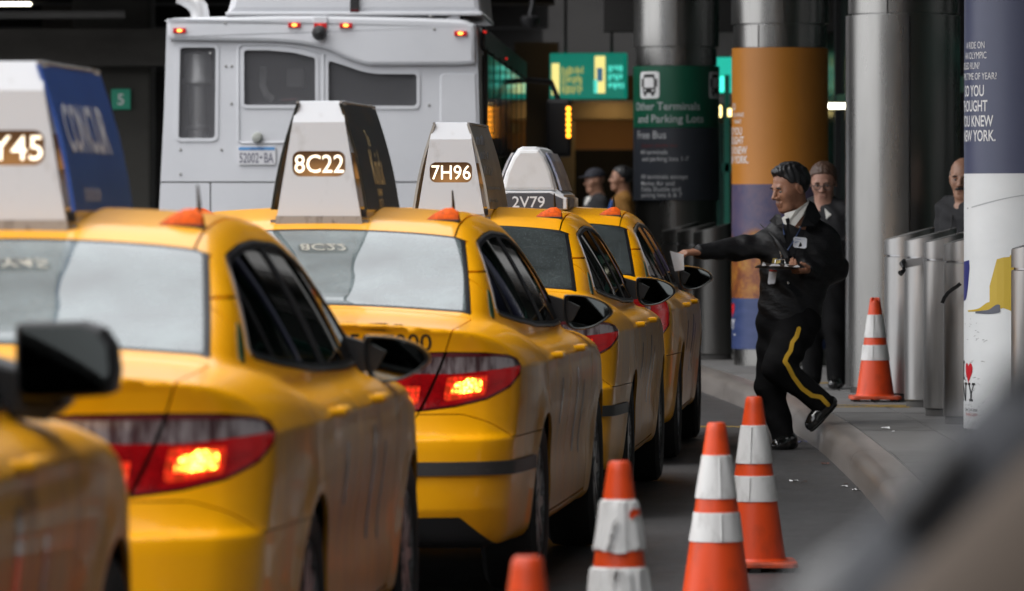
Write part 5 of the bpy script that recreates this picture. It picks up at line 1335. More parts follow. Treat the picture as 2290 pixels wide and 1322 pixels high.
# the right-hand side: one dark glass after another
xs = bx(1076) + .012
for i in range(7):
    y0 = .75 + i * 1.5
    g = MB().box(xs - .02, xs + .012, y0 + .03, y0 + 1.44, 1.05, 2.72, .01).build('side_window', bus_glass, bus)
    MB().box(xs - .02, xs + .016, y0 - .03, y0 + .024, 1.0, 2.76).build('window_post', black_plastic, bus)
MB().box(xs - .02, xs + .01, .35, 11.6, 2.74, 2.92, .01).build('cantrail', black_plastic, bus)
MB().box(xs - .02, xs + .01, .35, 11.6, .55, 1.02, .01).build('side_skirt', bus_white, bus)
sm = MB().box(xs, xs + .03, .12, .2, bz(74), bz(68), .005).build('side_marker', halo_m, bus)
sm = MB().box(xs, xs + .03, 5.1, 5.2, bz(112) + .05, bz(106) + .05, .005).build('side_marker', halo_m, bus)
arm = MB().tube([(xs - .1, 11.7, 2.75), (xs + .25, 11.9, 2.72), (xs + .34, 11.9, 2.5)], .03, 8).build('mirror_arm', black_plastic, bus)
MB().box(xs + .20, xs + .46, 11.85, 11.98, 1.95, 2.55, .04).build('wing_mirror', black_plastic, arm)
for k in range(6):
    MB().lathe([(0, -.012), (.022, -.008), (.026, .004)], 12, 'y', (xs + .43, 11.84, 2.17 + .055 * k)).build('indicator_lamp', amber_lit, arm)
for (yy) in (2.6, 9.3):
    for sg in (1, -1):
        w = MB().lathe([(0, -.13), (.28, -.14), (.30, -.15), (.48, -.15), (.5, -.1), (.5, .1), (.48, .15), (.30, .15), (.28, .14), (0, .13)], 30, 'x', (sg * 1.12, yy, .5)).build('wheel', rubber, bus)
# ================================================================== the underpass and terminal behind
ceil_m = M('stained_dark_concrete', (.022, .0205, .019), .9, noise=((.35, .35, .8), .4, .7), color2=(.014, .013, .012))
warm_wall = M('warm_beige_wall', (.30, .23, .13), .7, noise=((1, 1, 1), .4, .7), color2=(.24, .17, .09))
orange_wall = M('orange_brown_wall', (.28, .14, .05), .7)
lamp_w = M('fluorescent_tube', (.9, .9, .8), .4, emit=(1, .95, .72), estr=5)
lamp_y = M('yellow_lamp', (.9, .8, .4), .4, emit=(1, .80, .30), estr=2.6)
teal_lit = M('teal_lit_panel', (.02, .25, .2), .4, emit=(.03, .75, .55), estr=.5, noise=((.9, .9, .9), .35, .65), color2=(.01, .1, .08))
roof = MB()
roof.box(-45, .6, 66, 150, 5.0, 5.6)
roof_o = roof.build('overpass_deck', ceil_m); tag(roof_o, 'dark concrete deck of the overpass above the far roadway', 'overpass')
for (y, z) in ((68, 4.15), (80, 4.3), (94, 4.4), (110, 4.5)):
    MB().box(-45, .6, y, y + 1.2, z, 5.0).build('beam', ceil_m, roof_o)
MB().box(-45, .6, 66.0, 66.4, 4.25, 5.0).build('edge_beam', ceil_m, roof_o)
MB().tube([(-30, 67.6, 3.62), (-4.6, 67.6, 3.72)], .05, 8).build('conduit', dark_conc, roof_o)
MB().box(-30, -3.8, 69.2, 69.5, 3.15, 3.6).build('crossbeam', M('grimy_beam', (.07, .065, .058), .9, noise=((.8, .8, 2), .4, .7)), roof_o)
for x in (-14.0, -9.0, -4.9):
    MB().box(x - .48, x + .48, 69.6, 70.6, 0, 5.0, .04).build('column', M('grimy_column', (.055, .052, .045), .9, noise=((.8, .8, 1), .4, .7)), roof_o)
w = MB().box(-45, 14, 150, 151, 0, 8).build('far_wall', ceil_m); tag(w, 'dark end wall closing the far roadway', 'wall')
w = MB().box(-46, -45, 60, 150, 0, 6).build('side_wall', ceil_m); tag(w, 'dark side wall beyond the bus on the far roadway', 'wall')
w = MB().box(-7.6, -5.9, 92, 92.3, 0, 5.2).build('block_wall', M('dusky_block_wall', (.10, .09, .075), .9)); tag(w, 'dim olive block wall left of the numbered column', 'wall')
sx = (270 - CX) / FPX * 69.5; sz_ = CAMH + (HOR - 222) / FPX * 69.5
sg5 = empty('number_sign', (sx, 69.58, sz_), 0, 'small green sign with a white 5 on the dark column', 'sign')
MB().box(-.117, .117, -.03, 0, -.125, .125, .006).build('sign_plate', M('green_sign_plate', (.0, .20, .115), .4, emit=(0, .5, .3), estr=.05), sg5)
Vt, Ft = text_geo('5', .19, .01, 0, 'CENTER'); MB().add([(v[0], -.031, v[1] - .066) for v in Vt], Ft).build('number', white_print, sg5)
tl = empty('ceiling_lamp', (-7.12, 80, 4.30), 0, 'lit fluorescent fitting on the underpass ceiling, top left corner', 'lamp')
MB().box(-.36, .36, -.1, .1, -.035, 0, .01).build('diffuser', lamp_w, tl); MB().box(-.40, .40, -.12, .12, 0, .05, .01).build('housing', dark_conc, tl)
mu = MB().lathe([(0, -.03), (.12, 0), (.15, .06), (.15, .12), (0, .13)], 20, 'z', ((705 - 1145) / FPX * 75 - 1.05, 76, 3.4))
ub = empty('unseen_sky_block', (0, 66.5, 5.6), 0, 'unseen tall dark block added on the overpass to shut out low sky beyond the bus', 'building')  # added out of view to keep bright low sky out of the window reflections
for k in range(5):
    MB().box(-45, 18, 0, 14, 3.4 * k, 3.4 * k + 1.3).build('spandrel', ceil_m, ub)
    MB().box(-45, 18, .5, 14, 3.4 * k + 1.3, 3.4 * k + 3.4).build('window_band', bus_glass, ub)
# camera pod under the beam on the right of the bus
pod = empty('dome_camera', ((1185 - CX) / FPX * 64, 64, CAMH + (HOR - 48) / FPX * 64), 0, 'black dome camera hanging under the canopy right of the bus roof', 'camera')
MB().lathe([(0, -.08), (.06, -.07), (.1, -.02), (.11, .04), (.08, .06), (0, .07)], 20).build('dome', black_plastic, pod); MB().tube([(0, 0, .05), (.03, 0, .2), (.06, 0, 1.4)], .03, 8).build('bracket', black_plastic, pod)

# the canopy over the pavement; its edge runs above the outer cab flank
can = MB(); V = []; F = []
CE = pchip([(-40, 1.0), (20, .95), (26, .55), (34, -.3), (44, -.15), (66, .2)])
cys = [-40, -20, 0, 10, 16, 20, 23, 26, 30, 34, 40, 46, 52, 60, 66]
for y in cys:
    x = float(CE(y)); V += [(x, y, 5.35), (x, y, 5.9), (16, y, 5.9), (16, y, 5.35)]
for i in range(len(cys) - 1):
    for j in range(4): F.append((4 * i + j, 4 * i + (j + 1) % 4, 4 * i + 4 + (j + 1) % 4, 4 * i + 4 + j))
F += [(3, 2, 1, 0), tuple(4 * (len(cys) - 1) + j for j in range(4))]
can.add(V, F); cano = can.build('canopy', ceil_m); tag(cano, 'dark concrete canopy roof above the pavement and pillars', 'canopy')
for y in (-20, -8, 4, 14, 24, 34, 44, 54):
    MB().box(1.3, 16, y, y + .5, 4.95, 5.35).build('beam', ceil_m, cano)
pb = MB().box(1.0, 16, 62, 62.5, 3.35, 5.35).build('cross_beam', ceil_m, cano)
# terminal front: dark green-tinted glass between mullions
fac = empty('terminal_facade', (0, 0, .15), 0, 'dark glazed terminal front with green frames behind the pillars', 'building')
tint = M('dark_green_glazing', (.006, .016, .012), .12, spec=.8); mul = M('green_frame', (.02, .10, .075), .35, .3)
FA = [(5.4, -35), (5.3, 0), (5.2, 20), (5.0, 34), (4.5, 48), (3.7, 60), (2.7, 72), (1.9, 84)]
fx = pchip([(p[1], p[0]) for p in FA])
ysf = list(np.arange(-35, 30, 6.5)) + list(np.arange(31, 84, 2.2))
for i in range(len(ysf) - 1):
    ya, yb = float(ysf[i]), float(ysf[i + 1]); xa, xb = float(fx(ya)), float(fx(yb))
    MB().add([(xa, ya, 0), (xb, yb, 0), (xb, yb, 4.9), (xa, ya, 4.9), (xa + .04, ya, 0), (xb + .04, yb, 0), (xb + .04, yb, 4.9), (xa + .04, ya, 4.9)],
             [(0, 3, 2, 1), (4, 5, 6, 7), (0, 1, 5, 4), (3, 7, 6, 2), (0, 4, 7, 3), (1, 2, 6, 5)]).build('glass_panel', tint, fac)
    MB().box(xa - .06, xa + .05, ya - .05, ya + .05, 0, 4.9, .01).build('mullion', mul if i % 2 else black_plastic, fac)
V = []; F = []
for y in ysf:
    x = float(fx(y)); V += [(x - .05, y, 2.35), (x + .05, y, 2.35), (x + .05, y, 2.5), (x - .05, y, 2.5)]
for i in range(len(ysf) - 1):
    for j in range(4): F.append((4 * i + j, 4 * i + 4 + j, 4 * i + 4 + (j + 1) % 4, 4 * i + (j + 1) % 4))
MB().add(V, F).build('transom', mul, fac)
bk = MB().box(14, 14.3, -40, 90, 0, 5.9).build('back_wall', ceil_m); tag(bk, 'dark inner wall of the terminal behind the glazing', 'wall')
def lit_box(px0, px1, py0, py1, Y, m, name, label, cat, d=.08, par=None):
    a, b = at(px0, py1, Y), at(px1, py0, Y); mb = MB(); cx_, cz_ = (a.x + b.x) / 2, (a.z + b.z) / 2
    t = empty(name, (cx_, Y, cz_), 0, label, cat)
    w_, h_ = (b.x - a.x) / 2, (b.z - a.z) / 2
    MB().box(-w_, w_, 0, d, -h_, h_, .008).build('diffuser', m, t); MB().box(-w_ - .02, w_ + .02, d, d + .06, -h_ - .015, h_ + .015, .008).build('housing', black_plastic, t); return t
lit_box(1843, 1896, 231, 243, 58, lamp_w, 'strip_lamp', 'bright strip lamp glowing between the orange and the bare steel pillar', 'lamp')
lit_box(1606, 1614, 236, 262, 66, lamp_y, 'door_lamp', 'small yellow lamp nearer the green bus sign pillar', 'lamp')
lit_box(1628, 1642, 243, 260, 67, lamp_y, 'door_lamp', 'squarish dim yellow lamp touching the orange pillar edge', 'lamp')
ts = lit_box(1598, 1660, 128, 208, 69, teal_lit, 'glowing_sign', 'teal glowing sign seen in the gap between bus sign pillar and orange pillar', 'sign')
for k in (-.1, .06, .1): MB().box(k, k + .05, -.012, 0, -.2, -.02, .01).build('bright_tube', M('teal_tube', (.1, .8, .7), .4, emit=(.08, 1, .75), estr=1.2), ts)
gp = MB().box(2.74, 2.86, 67.5, 67.6, .15, 3.0).box(2.52, 2.58, 67.5, 67.6, .15, 3.0).box(2.5, 2.9, 67.5, 67.6, 1.85, 1.95).build('door_frame', M('green_door_frame', (.015, .13, .09), .4)); tag(gp, 'green door frame in the gap left of the orange pillar', 'door frame')
gw = MB().box(2.2, 3.2, 69.6, 69.8, 2.7, 4.6).build('grey_bulkhead', M('pale_bulkhead', (.26, .25, .24), .8)); tag(gw, 'pale grey bulkhead above the teal sign between two pillars', 'wall')
gw = MB().box(3.62, 3.95, 44.8, 45.0, .15, 5.3).build('grey_pier', M('pale_grey_pier', (.52, .51, .5), .7)); tag(gw, 'narrow pale grey pier beside the bald man, left of the poster pillar', 'pier')
# hanging green sign with yellow lettering
gs = empty('hanging_sign', ((1313 - CX) / FPX * 72, 72, CAMH + (HOR - 170) / FPX * 72), R(-14), 'long green lit sign with yellow panels hanging right of the bus', 'sign')
gm_ = M('green_lit_sign', (.008, .10, .07), .4, emit=(.01, .55, .38), estr=.22, noise=((1.6, 1, .8), .45, .62), color2=(.004, .05, .04))
MB().box(-.49, .49, 0, .16, -.29, .29, .02).build('sign_face', gm_, gs)
ym = M('yellow_lit_print', (.5, .45, .12), .4, emit=(1, .86, .28), estr=.75); yd = M('yellow_dim_print', (.35, .32, .1), .4, emit=(.85, .85, .25), estr=.30); bm_ = M('blue_lit_print', (.05, .15, .3), .4, emit=(.1, .3, .5), estr=.3)
tq = M('turquoise_lit_print', (.1, .6, .5), .4, emit=(.12, 1, .8), estr=.55)
MB().box(-.46, -.36, -.012, 0, -.24, .16, .006).build('yellow_panel', ym, gs); MB().box(.10, .235, -.012, 0, -.22, .25, .006).build('yellow_panel', ym, gs)
MB().box(.13, .205, -.016, -.012, -.07, .10, .003).build('blue_panel', bm_, gs); MB().box(.09, .14, -.016, -.012, -.22, -.05, .003).build('bright_corner', tq, gs)
mb = MB(); r_ = random.Random(5)
for row in range(3):
    x = -.33
    while x < -.06:
        w_ = r_.uniform(.012, .03); hh = r_.uniform(.05, .1); z = .09 - row * .11; mb.box(x, x + w_, -.008, 0, z - hh, z + r_.uniform(0, .03)); x += w_ + r_.uniform(.008, .02)
mb.build('blurred_lettering', yd, gs)['kind'] = 'stuff'
mb = MB()
for row in range(3):
    x = .28
    while x < .46:
        w_ = r_.uniform(.012, .03); hh = r_.uniform(.04, .08); z = .13 - row * .11; mb.box(x, x + w_, -.008, 0, z - hh, z); x += w_ + r_.uniform(.008, .02)
mb.build('blurred_lettering', tq, gs)['kind'] = 'stuff'
MB().tube([(-.3, .08, .28), (-.3, .08, 2.2)], .02, 8).tube([(.3, .08, .28), (.3, .08, 2.2)], .02, 8).build('hanger', dark_conc, gs)
# lit way-in under the sign
en = empty('entrance', (0, 80, .15), 0, 'warm beige lit entrance opening behind the two blurred passers-by', 'entrance')
X = lambda px: (px - CX) / FPX * 80
Z = lambda py: CAMH + (HOR - py) / FPX * 80 - .15
MB().box(X(1252), X(1425), 0, .5, Z(268), Z(226), .03).build('lintel', warm_wall, en)
MB().box(X(1252), X(1286), 0, .5, 0, Z(268) - .004, .03).build('jamb', warm_wall, en)
MB().box(X(1286) + .005, X(1480), 3.0, 3.2, Z(330), 3.2).build('inner_wall', orange_wall, en)
MB().box(X(1286), X(1480), 3.0, 3.2, -.1, Z(330) - .004).build('dark_doors', dark_void, en)
MB().box(X(1290), X(1470), .55, 3.1, Z(224), Z(222)).build('soffit', warm_wall, en)
MB().box(X(1320), X(1420), 1.6, 1.9, Z(229), Z(226), .004).build('entrance_lamp', M('warm_lamp', (.9, .7, .4), .4, emit=(1, .70, .32), estr=9), en)
MB().box(X(1330), X(1400), -.5, -.3, Z(222), Z(219), .004).build('entrance_lamp', bpy.data.materials['warm_lamp'], en)
MB().box(X(1150), X(1250), .2, .4, 0, 3.6).build('side_wall', M('brown_dim_wall', (.10, .08, .055), .8), en)
# unseen garage behind the camera, added and enlarged to darken mirrors and gloss
opp = empty('unseen_garage', (0, -48, 0), 0, 'unseen concrete garage added behind the viewpoint to darken mirror reflections', 'building')
for k in range(6):
    MB().box(-95, 60, 0, 12, 3.1 * k + 2.0, 3.1 * k + 3.1).build('deck', dark_conc, opp); MB().box(-95, 60, 1.5, 12, 3.1 * k, 3.1 * k + 2.0).build('dark_storey', dark_void, opp)
for x in range(-94, 60, 9): MB().box(x, x + .8, -.2, .6, 0, 18.6).build('column', dark_conc, opp)
# ================================================================== people
skin_m = M('skin', (.36, .19, .12), .5, noise=((40, 40, 40), .4, .7), color2=(.29, .14, .085), bump=((160, 160, 160), .08, .001))
skin_tan = M('skin_tan', (.30, .145, .085), .46, noise=((28, 28, 28), .4, .7), color2=(.22, .095, .055), bump=((160, 160, 160), .08, .001))
hair_black = M('black_hair', (.010, .010, .011), .42, bump=((220, 220, 70), .5, .004))
hair_brown = M('brown_hair', (.075, .04, .025), .5, bump=((200, 200, 60), .5, .004))
nylon = M('black_nylon', (.0055, .0055, .0065), .5, spec=.35, bump=((9, 9, 20), .8, .014))
cloth_black = M('black_cloth', (.0055, .0055, .006), .9, spec=.15, bump=((14, 14, 20), .5, .012))
cloth_dark = M('dark_wool', (.010, .010, .012), .85, bump=((20, 20, 20), .4, .01))
shirt_m = M('white_shirt', (.60, .59, .55), .7, bump=((30, 30, 30), .3, .004))
leather = M('polished_black_leather', (.010, .010, .010), .2, coat=.6)
stripe_m = M('yellow_braid', (.62, .36, .02), .6, bump=((90, 90, 90), .3, .002))
eye_w = M('eye_white', (.30, .27, .25), .3); eye_d = M('dark_iris', (.012, .008, .006), .15)
lip_m = M('lips', (.26, .10, .075), .45); brow_m = M('dark_brow', (.015, .012, .011), .7)
grey_hair = M('grey_stubble', (.16, .14, .13), .8)
badge_white = M('badge_white', (.72, .74, .78), .35); badge_blue = M('badge_blue', (.04, .13, .42), .4)
metal_clip = M('clip_metal', (.6, .6, .58), .25, 1.); tan_board = M('brown_clipboard', (.06, .04, .03), .5)

class Field:
    def __init__(s): s.p = []
    def cone(s, a, b, r1, r2=None, k=.03): s.p.append(('c', np.array(a, float), np.array(b, float), r1, r1 if r2 is None else r2, k)); return s
    def ell(s, c, r, k=.02, M3=None, sub=False): s.p.append(('s' if sub else 'e', np.array(c, float), np.array(r, float), M3, None, k)); return s
    def fn(s, f, k=.03): s.p.append(('f', f, None, None, None, k)); return s
    def __call__(s, P):
        f = None
        for (t, a, b, c, d, k) in s.p:
            if t == 'c':
                ab = b - a; q = P - a; u = np.clip(q @ ab / (ab @ ab + 1e-12), 0, 1); g = np.linalg.norm(q - u[:, None] * ab, axis=1) - (c + (d - c) * u)
            elif t in 'es':
                q = P - a
                if c is not None: q = q @ c
                k0 = np.linalg.norm(q / b, axis=1); k1 = np.linalg.norm(q / (b * b), axis=1); g = np.where(k1 > 1e-9, k0 * (k0 - 1) / np.maximum(k1, 1e-9), -b.min())
            else: g = a(P)
            f = g if f is None else (smax(f, -g, k) if t == 's' else smin(f, g, k))
        return f
    def bounds(s, pad=.04):
        lo = np.full(3, 1e9); hi = -lo
        for (t, a, b, c, d, k) in s.p:
            if t == 'c': r = max(c, d); pts = np.stack([a - r, a + r, b - r, b + r])
            elif t == 'e': r = b.max(); pts = np.stack([a - r, a + r])
            else: continue
            lo = np.minimum(lo, pts.min(0)); hi = np.maximum(hi, pts.max(0))
        return lo - pad, hi + pad

def solid(name, Fn, lo, hi, h, m, parent, keep=None, lip=0., off=0., band=2.2):
    V, T = surface_nets(Fn, lo, hi, h, 3, band)
    c = np.cross(V[T[:, 1]] - V[T[:, 0]], V[T[:, 2]] - V[T[:, 0]])
    if (c * grad(Fn, V[T[:, 0]])).sum() < 0: T = T[:, ::-1]
    if keep is not None: V, T, _ = cut(V, T, keep(V))
    return obj(name, skin_mesh(name, V, T, Fn, m, lip, off), parent)

def head_field(old=0):
    F = Field()
    F.ell((-.012, 0, .035), (.100, .077, .088), .02).ell((.022, 0, -.045), (.066, .058, .078), .04)
    F.cone((.050, -.022, -.092), (.050, .022, -.092), .022, None, .03).ell((.068, 0, -.100), (.020, .024, .019), .025)
    F.cone((.082, -.030, .022), (.082, .030, .022), .012, None, .015)
    for s in (1, -1): F.ell((.053, s * .040, -.020), (.021, .018, .022), .04).ell((.101, s * .031, .003), (.018, .019, .013), .012, None, True)
    F.cone((.090, 0, .012), (.111, 0, -.027), .008, .0125, .012)
    for s in (1, -1): F.ell((.098, s * .0135, -.033), (.013, .009, .009), .008)
    F.cone((.086, -.017, -.062), (.086, .017, -.062), .0085, None, .008).cone((.084, -.014, -.076), (.084, .014, -.076), .009, None, .008)
    for s in (1, -1):
        a = R(20); Mx = np.array([[math.cos(a), 0, math.sin(a)], [0, 1, 0], [-math.sin(a), 0, math.cos(a)]])
        F.ell((-.008, s * .079, -.004), (.019, .009, .032), .006, Mx).ell((-.004, s * .088, -.004), (.010, .005, .020), .005, Mx, True)
    F.cone((-.026, 0, -.06), (-.048, 0, -.20), .047, .056, .03)
    return F
HEADF = head_field()

def frame(yaw, pitch=0., roll=0.):
    """columns: forward, left, up; yaw measured from +x, counter-clockwise; pitch > 0 looks down"""
    f = np.array([math.cos(yaw) * math.cos(pitch), math.sin(yaw) * math.cos(pitch), -math.sin(pitch)])
    l = np.cross([0, 0, 1], f); l /= np.linalg.norm(l); u = np.cross(f, l)
    l2 = l * math.cos(roll) + u * math.sin(roll); return np.stack([f, l2, np.cross(f, l2)], 1)

def hand(F, wrist, fwd, nrm, thumb, curl=.6, s=1., spread=.10):
    """palm, four fingers of unequal length and a thumb leaving the side of the palm"""
    w = np.array(wrist, float); f = np.array(fwd, float); f /= np.linalg.norm(f); n = np.array(nrm, float); n -= f * (n @ f); n /= np.linalg.norm(n)
    sd = np.cross(n, f) * thumb                       # towards the thumb
    for k in (-.024, -.008, .008, .024): F.cone(w + sd * k * .8 * s + f * .01 * s, w + f * .082 * s + sd * k * s, .015 * s, .0125 * s, .012)
    for i, (o, L) in enumerate(((.026, .070), (.009, .080), (-.009, .074), (-.026, .058))):
        p = w + f * .085 * s + sd * o * s; d = f + sd * spread * (o / .026); d /= np.linalg.norm(d); c = curl * (1 + .12 * i)
        for (fr, r0, r1) in ((.45, .0095, .0088), (.32, .0088, .0080), (.23, .0080, .0068)):
            d = d * math.cos(c) + n * math.sin(c); d /= np.linalg.norm(d); q = p + d * L * fr * s
            F.cone(p, q, r0 * s, r1 * s, .004); p = q; c = curl * (1.1 + .1 * i)
    b = w + f * .025 * s + sd * .028 * s; m1 = b + (sd * .75 + f * .55 + n * .35) * .036 * s; m2 = m1 + (f * .85 + n * .5 - sd * .05) * .032 * s; m3 = m2 + (f * .8 + n * .45 - sd * .35) * .024 * s
    F.cone(b, m1, .015 * s, .0115 * s, .01).cone(m1, m2, .0105 * s, .0095 * s, .004).cone(m2, m3, .0092 * s, .0075 * s, .004)

def add_head_parts(root, c, A, s, hair, hair_m, skin_lid=None, brow=brow_m, hh=.006):
    """eyes, brows, lips and hair as children; c: head centre, A: frame, s: scale"""
    W = lambda p: np.asarray(c) + (A @ np.asarray(p, float)) * s
    loc = lambda P: ((P - np.asarray(c)) @ A) / s
    for sg in (1, -1):
        e = MB()
        bm = bmesh.new(); bmesh.ops.create_uvsphere(bm, u_segments=12, v_segments=8, radius=.0105 * s)
        for v in bm.verts: v.co = Vector(W((.0770, sg * .031, .001))) + v.co
        e.bm(bm, True); eo = e.build('eye', eye_w, root)
        i = MB(); bm = bmesh.new(); bmesh.ops.create_uvsphere(bm, u_segments=10, v_segments=6, radius=.0062 * s)
        for v in bm.verts: v.co = Vector(W((.0828, sg * .031, -.0012))) + v.co
        i.bm(bm, True).build('iris', eye_d, eo)
        lid = MB().tube([W((.0815 - 12 * t * t, sg * (.031 + t), .0085 - 12 * t * t)) for t in (-.016, -.008, 0, .008, .016)], [.003 * s, .0055 * s, .0062 * s, .0055 * s, .003 * s], 8).build('eyelid', skin_lid or skin_m, eo)
        MB().tube([W((.0935 - 10 * t * t, sg * (.031 + t), .0225 + .05 * t - 20 * max(t, 0) ** 2)) for t in (-.018, -.008, 0, .010, .020)], [.003 * s, .0045 * s, .0045 * s, .004 * s, .002 * s], 8).build('eyebrow', brow, root)
    MB().tube([W((.0930 - 26 * t * t, t, -.0675 - 12 * t * t)) for t in (-.022, -.012, 0, .012, .022)], [.002 * s, .0042 * s, .0045 * s, .0042 * s, .002 * s], 8).build('lips', lip_m, root)
    if hair is not None:
        def HF(P):
            q = loc(P); w = .006 * np.sin(q[:, 0] * 120 + 3 * np.sin(q[:, 1] * 70)) * np.sin(q[:, 1] * 90 + q[:, 2] * 60 + 2 * np.sin(q[:, 0] * 50))
            return smax(hair(q) + w, -.0, .0001) * s if False else (hair(q) + w * .5) * s
        cc = np.asarray(c, float); b = .17 * s
        solid('hair', HF, cc - b, cc + b, hh, hair_m, root)

def ellf(c, r):
    F = Field().ell(c, r); return F

# ------------------------------------------------------------------ the dispatcher stepping off the kerb
MY = 33.85
J = lambda x, y, d=0.: np.array(at(x, y, MY + d))
man = empty('person', (0, 0, 0), 0, 'man in black jacket stepping off the kerb, holding out a paper slip', 'person')
mloc = on_ground(1755, 1003); man.location = (mloc.x, mloc.y, 0)
MO = np.array(man.location)
q = lambda x, y, d=0.: J(x, y, d) - MO
hc = q(1767, 421, -.02); hA = frame(R(180 + 30), R(13), 0); hs = 1.13
def placed_head(c, A, s): return lambda P: HEADF(((P - c) @ A) / s) * s
B = Field()
B.fn(placed_head(hc, hA, hs), .02)
B.cone(q(1782, 478, .03), q(1786, 520, .04), .066, .085, .05)
B.cone(q(1750, 560, .02), q(1748, 710, .02), .105, .11, .08).cone(q(1815, 560, .04), q(1785, 710, .03), .105, .11, .08)
sR, eR, wR = q(1738, 540, -.02), q(1640, 558, -.10), q(1563, 564, -.24)
sL, eL, wL = q(1842, 550, .06), q(1862, 600, .12), q(1806, 606, -.13)
B.cone(sR, eR, .06, .048, .04).cone(eR, wR, .046, .030, .02).cone(sL, eL, .06, .048, .04).cone(eL, wL, .046, .030, .02)
hipR, kneeR, ankR = q(1738, 745, .06), q(1722, 868, .06), q(1754, 985, .02)
hipL, kneeL, ankL = q(1778, 745, -.06), q(1741, 822, -.16), q(1838, 900, -.10)
B.cone(hipR, kneeR, .085, .055, .05).cone(kneeR, ankR, .055, .038, .03).cone(hipL, kneeL, .085, .055, .05).cone(kneeL, ankL, .055, .038, .03)
hand(B, wR, q(1516, 566, -.30) - wR, np.array([-.05, .15, -1.]), 1, .42, 1.08)
hand(B, wL, q(1778, 606, -.20) - wL, np.array([-.1, .1, 1.]), 1, .75, 1.05)
lo, hi = B.bounds(.03); lo = np.minimum(lo, hc - .2); hi = np.maximum(hi, hc + .2)
solid('body', B, lo, hi, .0058, skin_tan, man)
hl = pchip([(-.14, -.095), (-.09, -.085), (-.045, -.055), (-.012, -.030), (.004, .030), (.022, .030), (.034, .036), (.050, .058), (.066, .074), (.085, .088), (.12, .10)])
def hair_man(p):
    e = ellf((-.016, 0, .040), (.108, .0855, .098))(p); e = smin(e, ellf((.030, .0, .104), (.058, .056, .024))(p), .03)
    return smax(e, hl(p[:, 0]) - p[:, 2], .012)
add_head_parts(man, hc, hA, hs, hair_man, hair_black, skin_tan)
# trousers with a yellow side braid
TR = Field().cone(hipR, kneeR, .118, .085, .06).cone(kneeR, ankR + np.array([0, 0, .0]), .085, .068, .04).cone(hipL, kneeL, .122, .092, .06).cone(kneeL, ankL, .090, .066, .03)
TR.cone(q(1738, 712, .03), q(1790, 712, .0), .125, .125, .06)
def fold(Fn, amp, fr, z0=None):
    return lambda P: Fn(P) + amp * np.sin(P[:, 2] * fr + 5 * np.sin(P[:, 0] * 9 + P[:, 1] * 4)) * np.sin(P[:, 0] * fr * .55 + P[:, 2] * 11) + amp * .5 * np.sin(P[:, 2] * fr * 2.2 + P[:, 0] * fr * 1.6)
TRF = fold(TR, .006, 22)
lo, hi = TR.bounds(.03)
topz = q(1750, 720)[2]
Vt_, Tt_ = surface_nets(TRF, lo, hi, .009, 3, 2.2)
if (np.cross(Vt_[Tt_[:, 1]] - Vt_[Tt_[:, 0]], Vt_[Tt_[:, 2]] - Vt_[Tt_[:, 0]]) * grad(TRF, Vt_[Tt_[:, 0]])).sum() < 0: Tt_ = Tt_[:, ::-1]
obj('trousers', skin_mesh('trousers', Vt_, Tt_, TRF, cloth_black, 0), man)
path = [(1783, 734), (1777, 752), (1768, 764), (1764, 782), (1755, 795), (1750, 806), (1757, 816), (1770, 840), (1790, 866), (1812, 882), (1832, 886), (1848, 903)]
pq = [q(x, y) for x, y in path]
def stripe_phi(P):
    d = np.full(len(P), 9.)
    for a, b in zip(pq[:-1], pq[1:]):
        ax_, az_, bx_, bz_ = a[0], a[2], b[0], b[2]; ex, ez = bx_ - ax_, bz_ - az_
        t = np.clip(((P[:, 0] - ax_) * ex + (P[:, 2] - az_) * ez) / (ex * ex + ez * ez), 0, 1); d = np.minimum(d, np.hypot(P[:, 0] - ax_ - ex * t, P[:, 2] - az_ - ez * t))
    return d - .0125
Vs, Ts, _ = cut(Vt_, Tt_, stripe_phi(Vt_)); nn = grad(TRF, Vs[Ts].mean(1)); Ts = Ts[(nn[:, 1] < .1) & (Vs[Ts].mean(1)[:, 1] < hipL[1] + .12)]
obj('trouser_braid', skin_mesh('trouser_braid', Vs, Ts, TRF, stripe_m, .003, .004), man)
# shoes
for (ank, toe, heel, up) in ((ankR + np.array([0, 0, -.02]), q(1735, 997, -.13), q(1772, 996, .05), np.array([0, 0, 1.])), (ankL, q(1808, 955, -.13), q(1862, 902, -.09), None)):
    d = toe - heel; L = np.linalg.norm(d); d /= L
    upv = np.array([0, 0, 1.]) if up is not None else np.array([-.72, -.05, .62]); upv -= d * (upv @ d); upv /= np.linalg.norm(upv)
    if up is None: upv = -upv if upv[2] < 0 else upv
    SH = Field().cone(heel + upv * .012, heel + upv * .045 + d * .02, .036, .036, .02).cone(heel + d * .05 + upv * .012, toe - d * .04 + upv * .002, .036, .040, .03).cone(toe - d * .05, toe - d * .02, .040, .032, .03).cone(heel + d * .05 + upv * .03, heel + d * .13 + upv * .02, .040, .032, .03)
    SH.cone(ank, heel + d * .05 + upv * .03, .045, .04, .03)
    sole = lambda P, heel=heel, upv=upv: -((P - heel) @ upv) - .028
    SF = lambda P, SH=SH, sole=sole: smax(SH(P), sole(P), .008)
    lo, hi = SH.bounds(.02); so = solid('shoe', SF, lo, hi, .0065, leather, man)
    SO = lambda P, SH=SH, heel=heel, upv=upv: smax(SH(P) - .006, np.abs((P - heel) @ upv + .030) - .008, .004)
    solid('sole', SO, lo, hi, .0065, rubber, so)
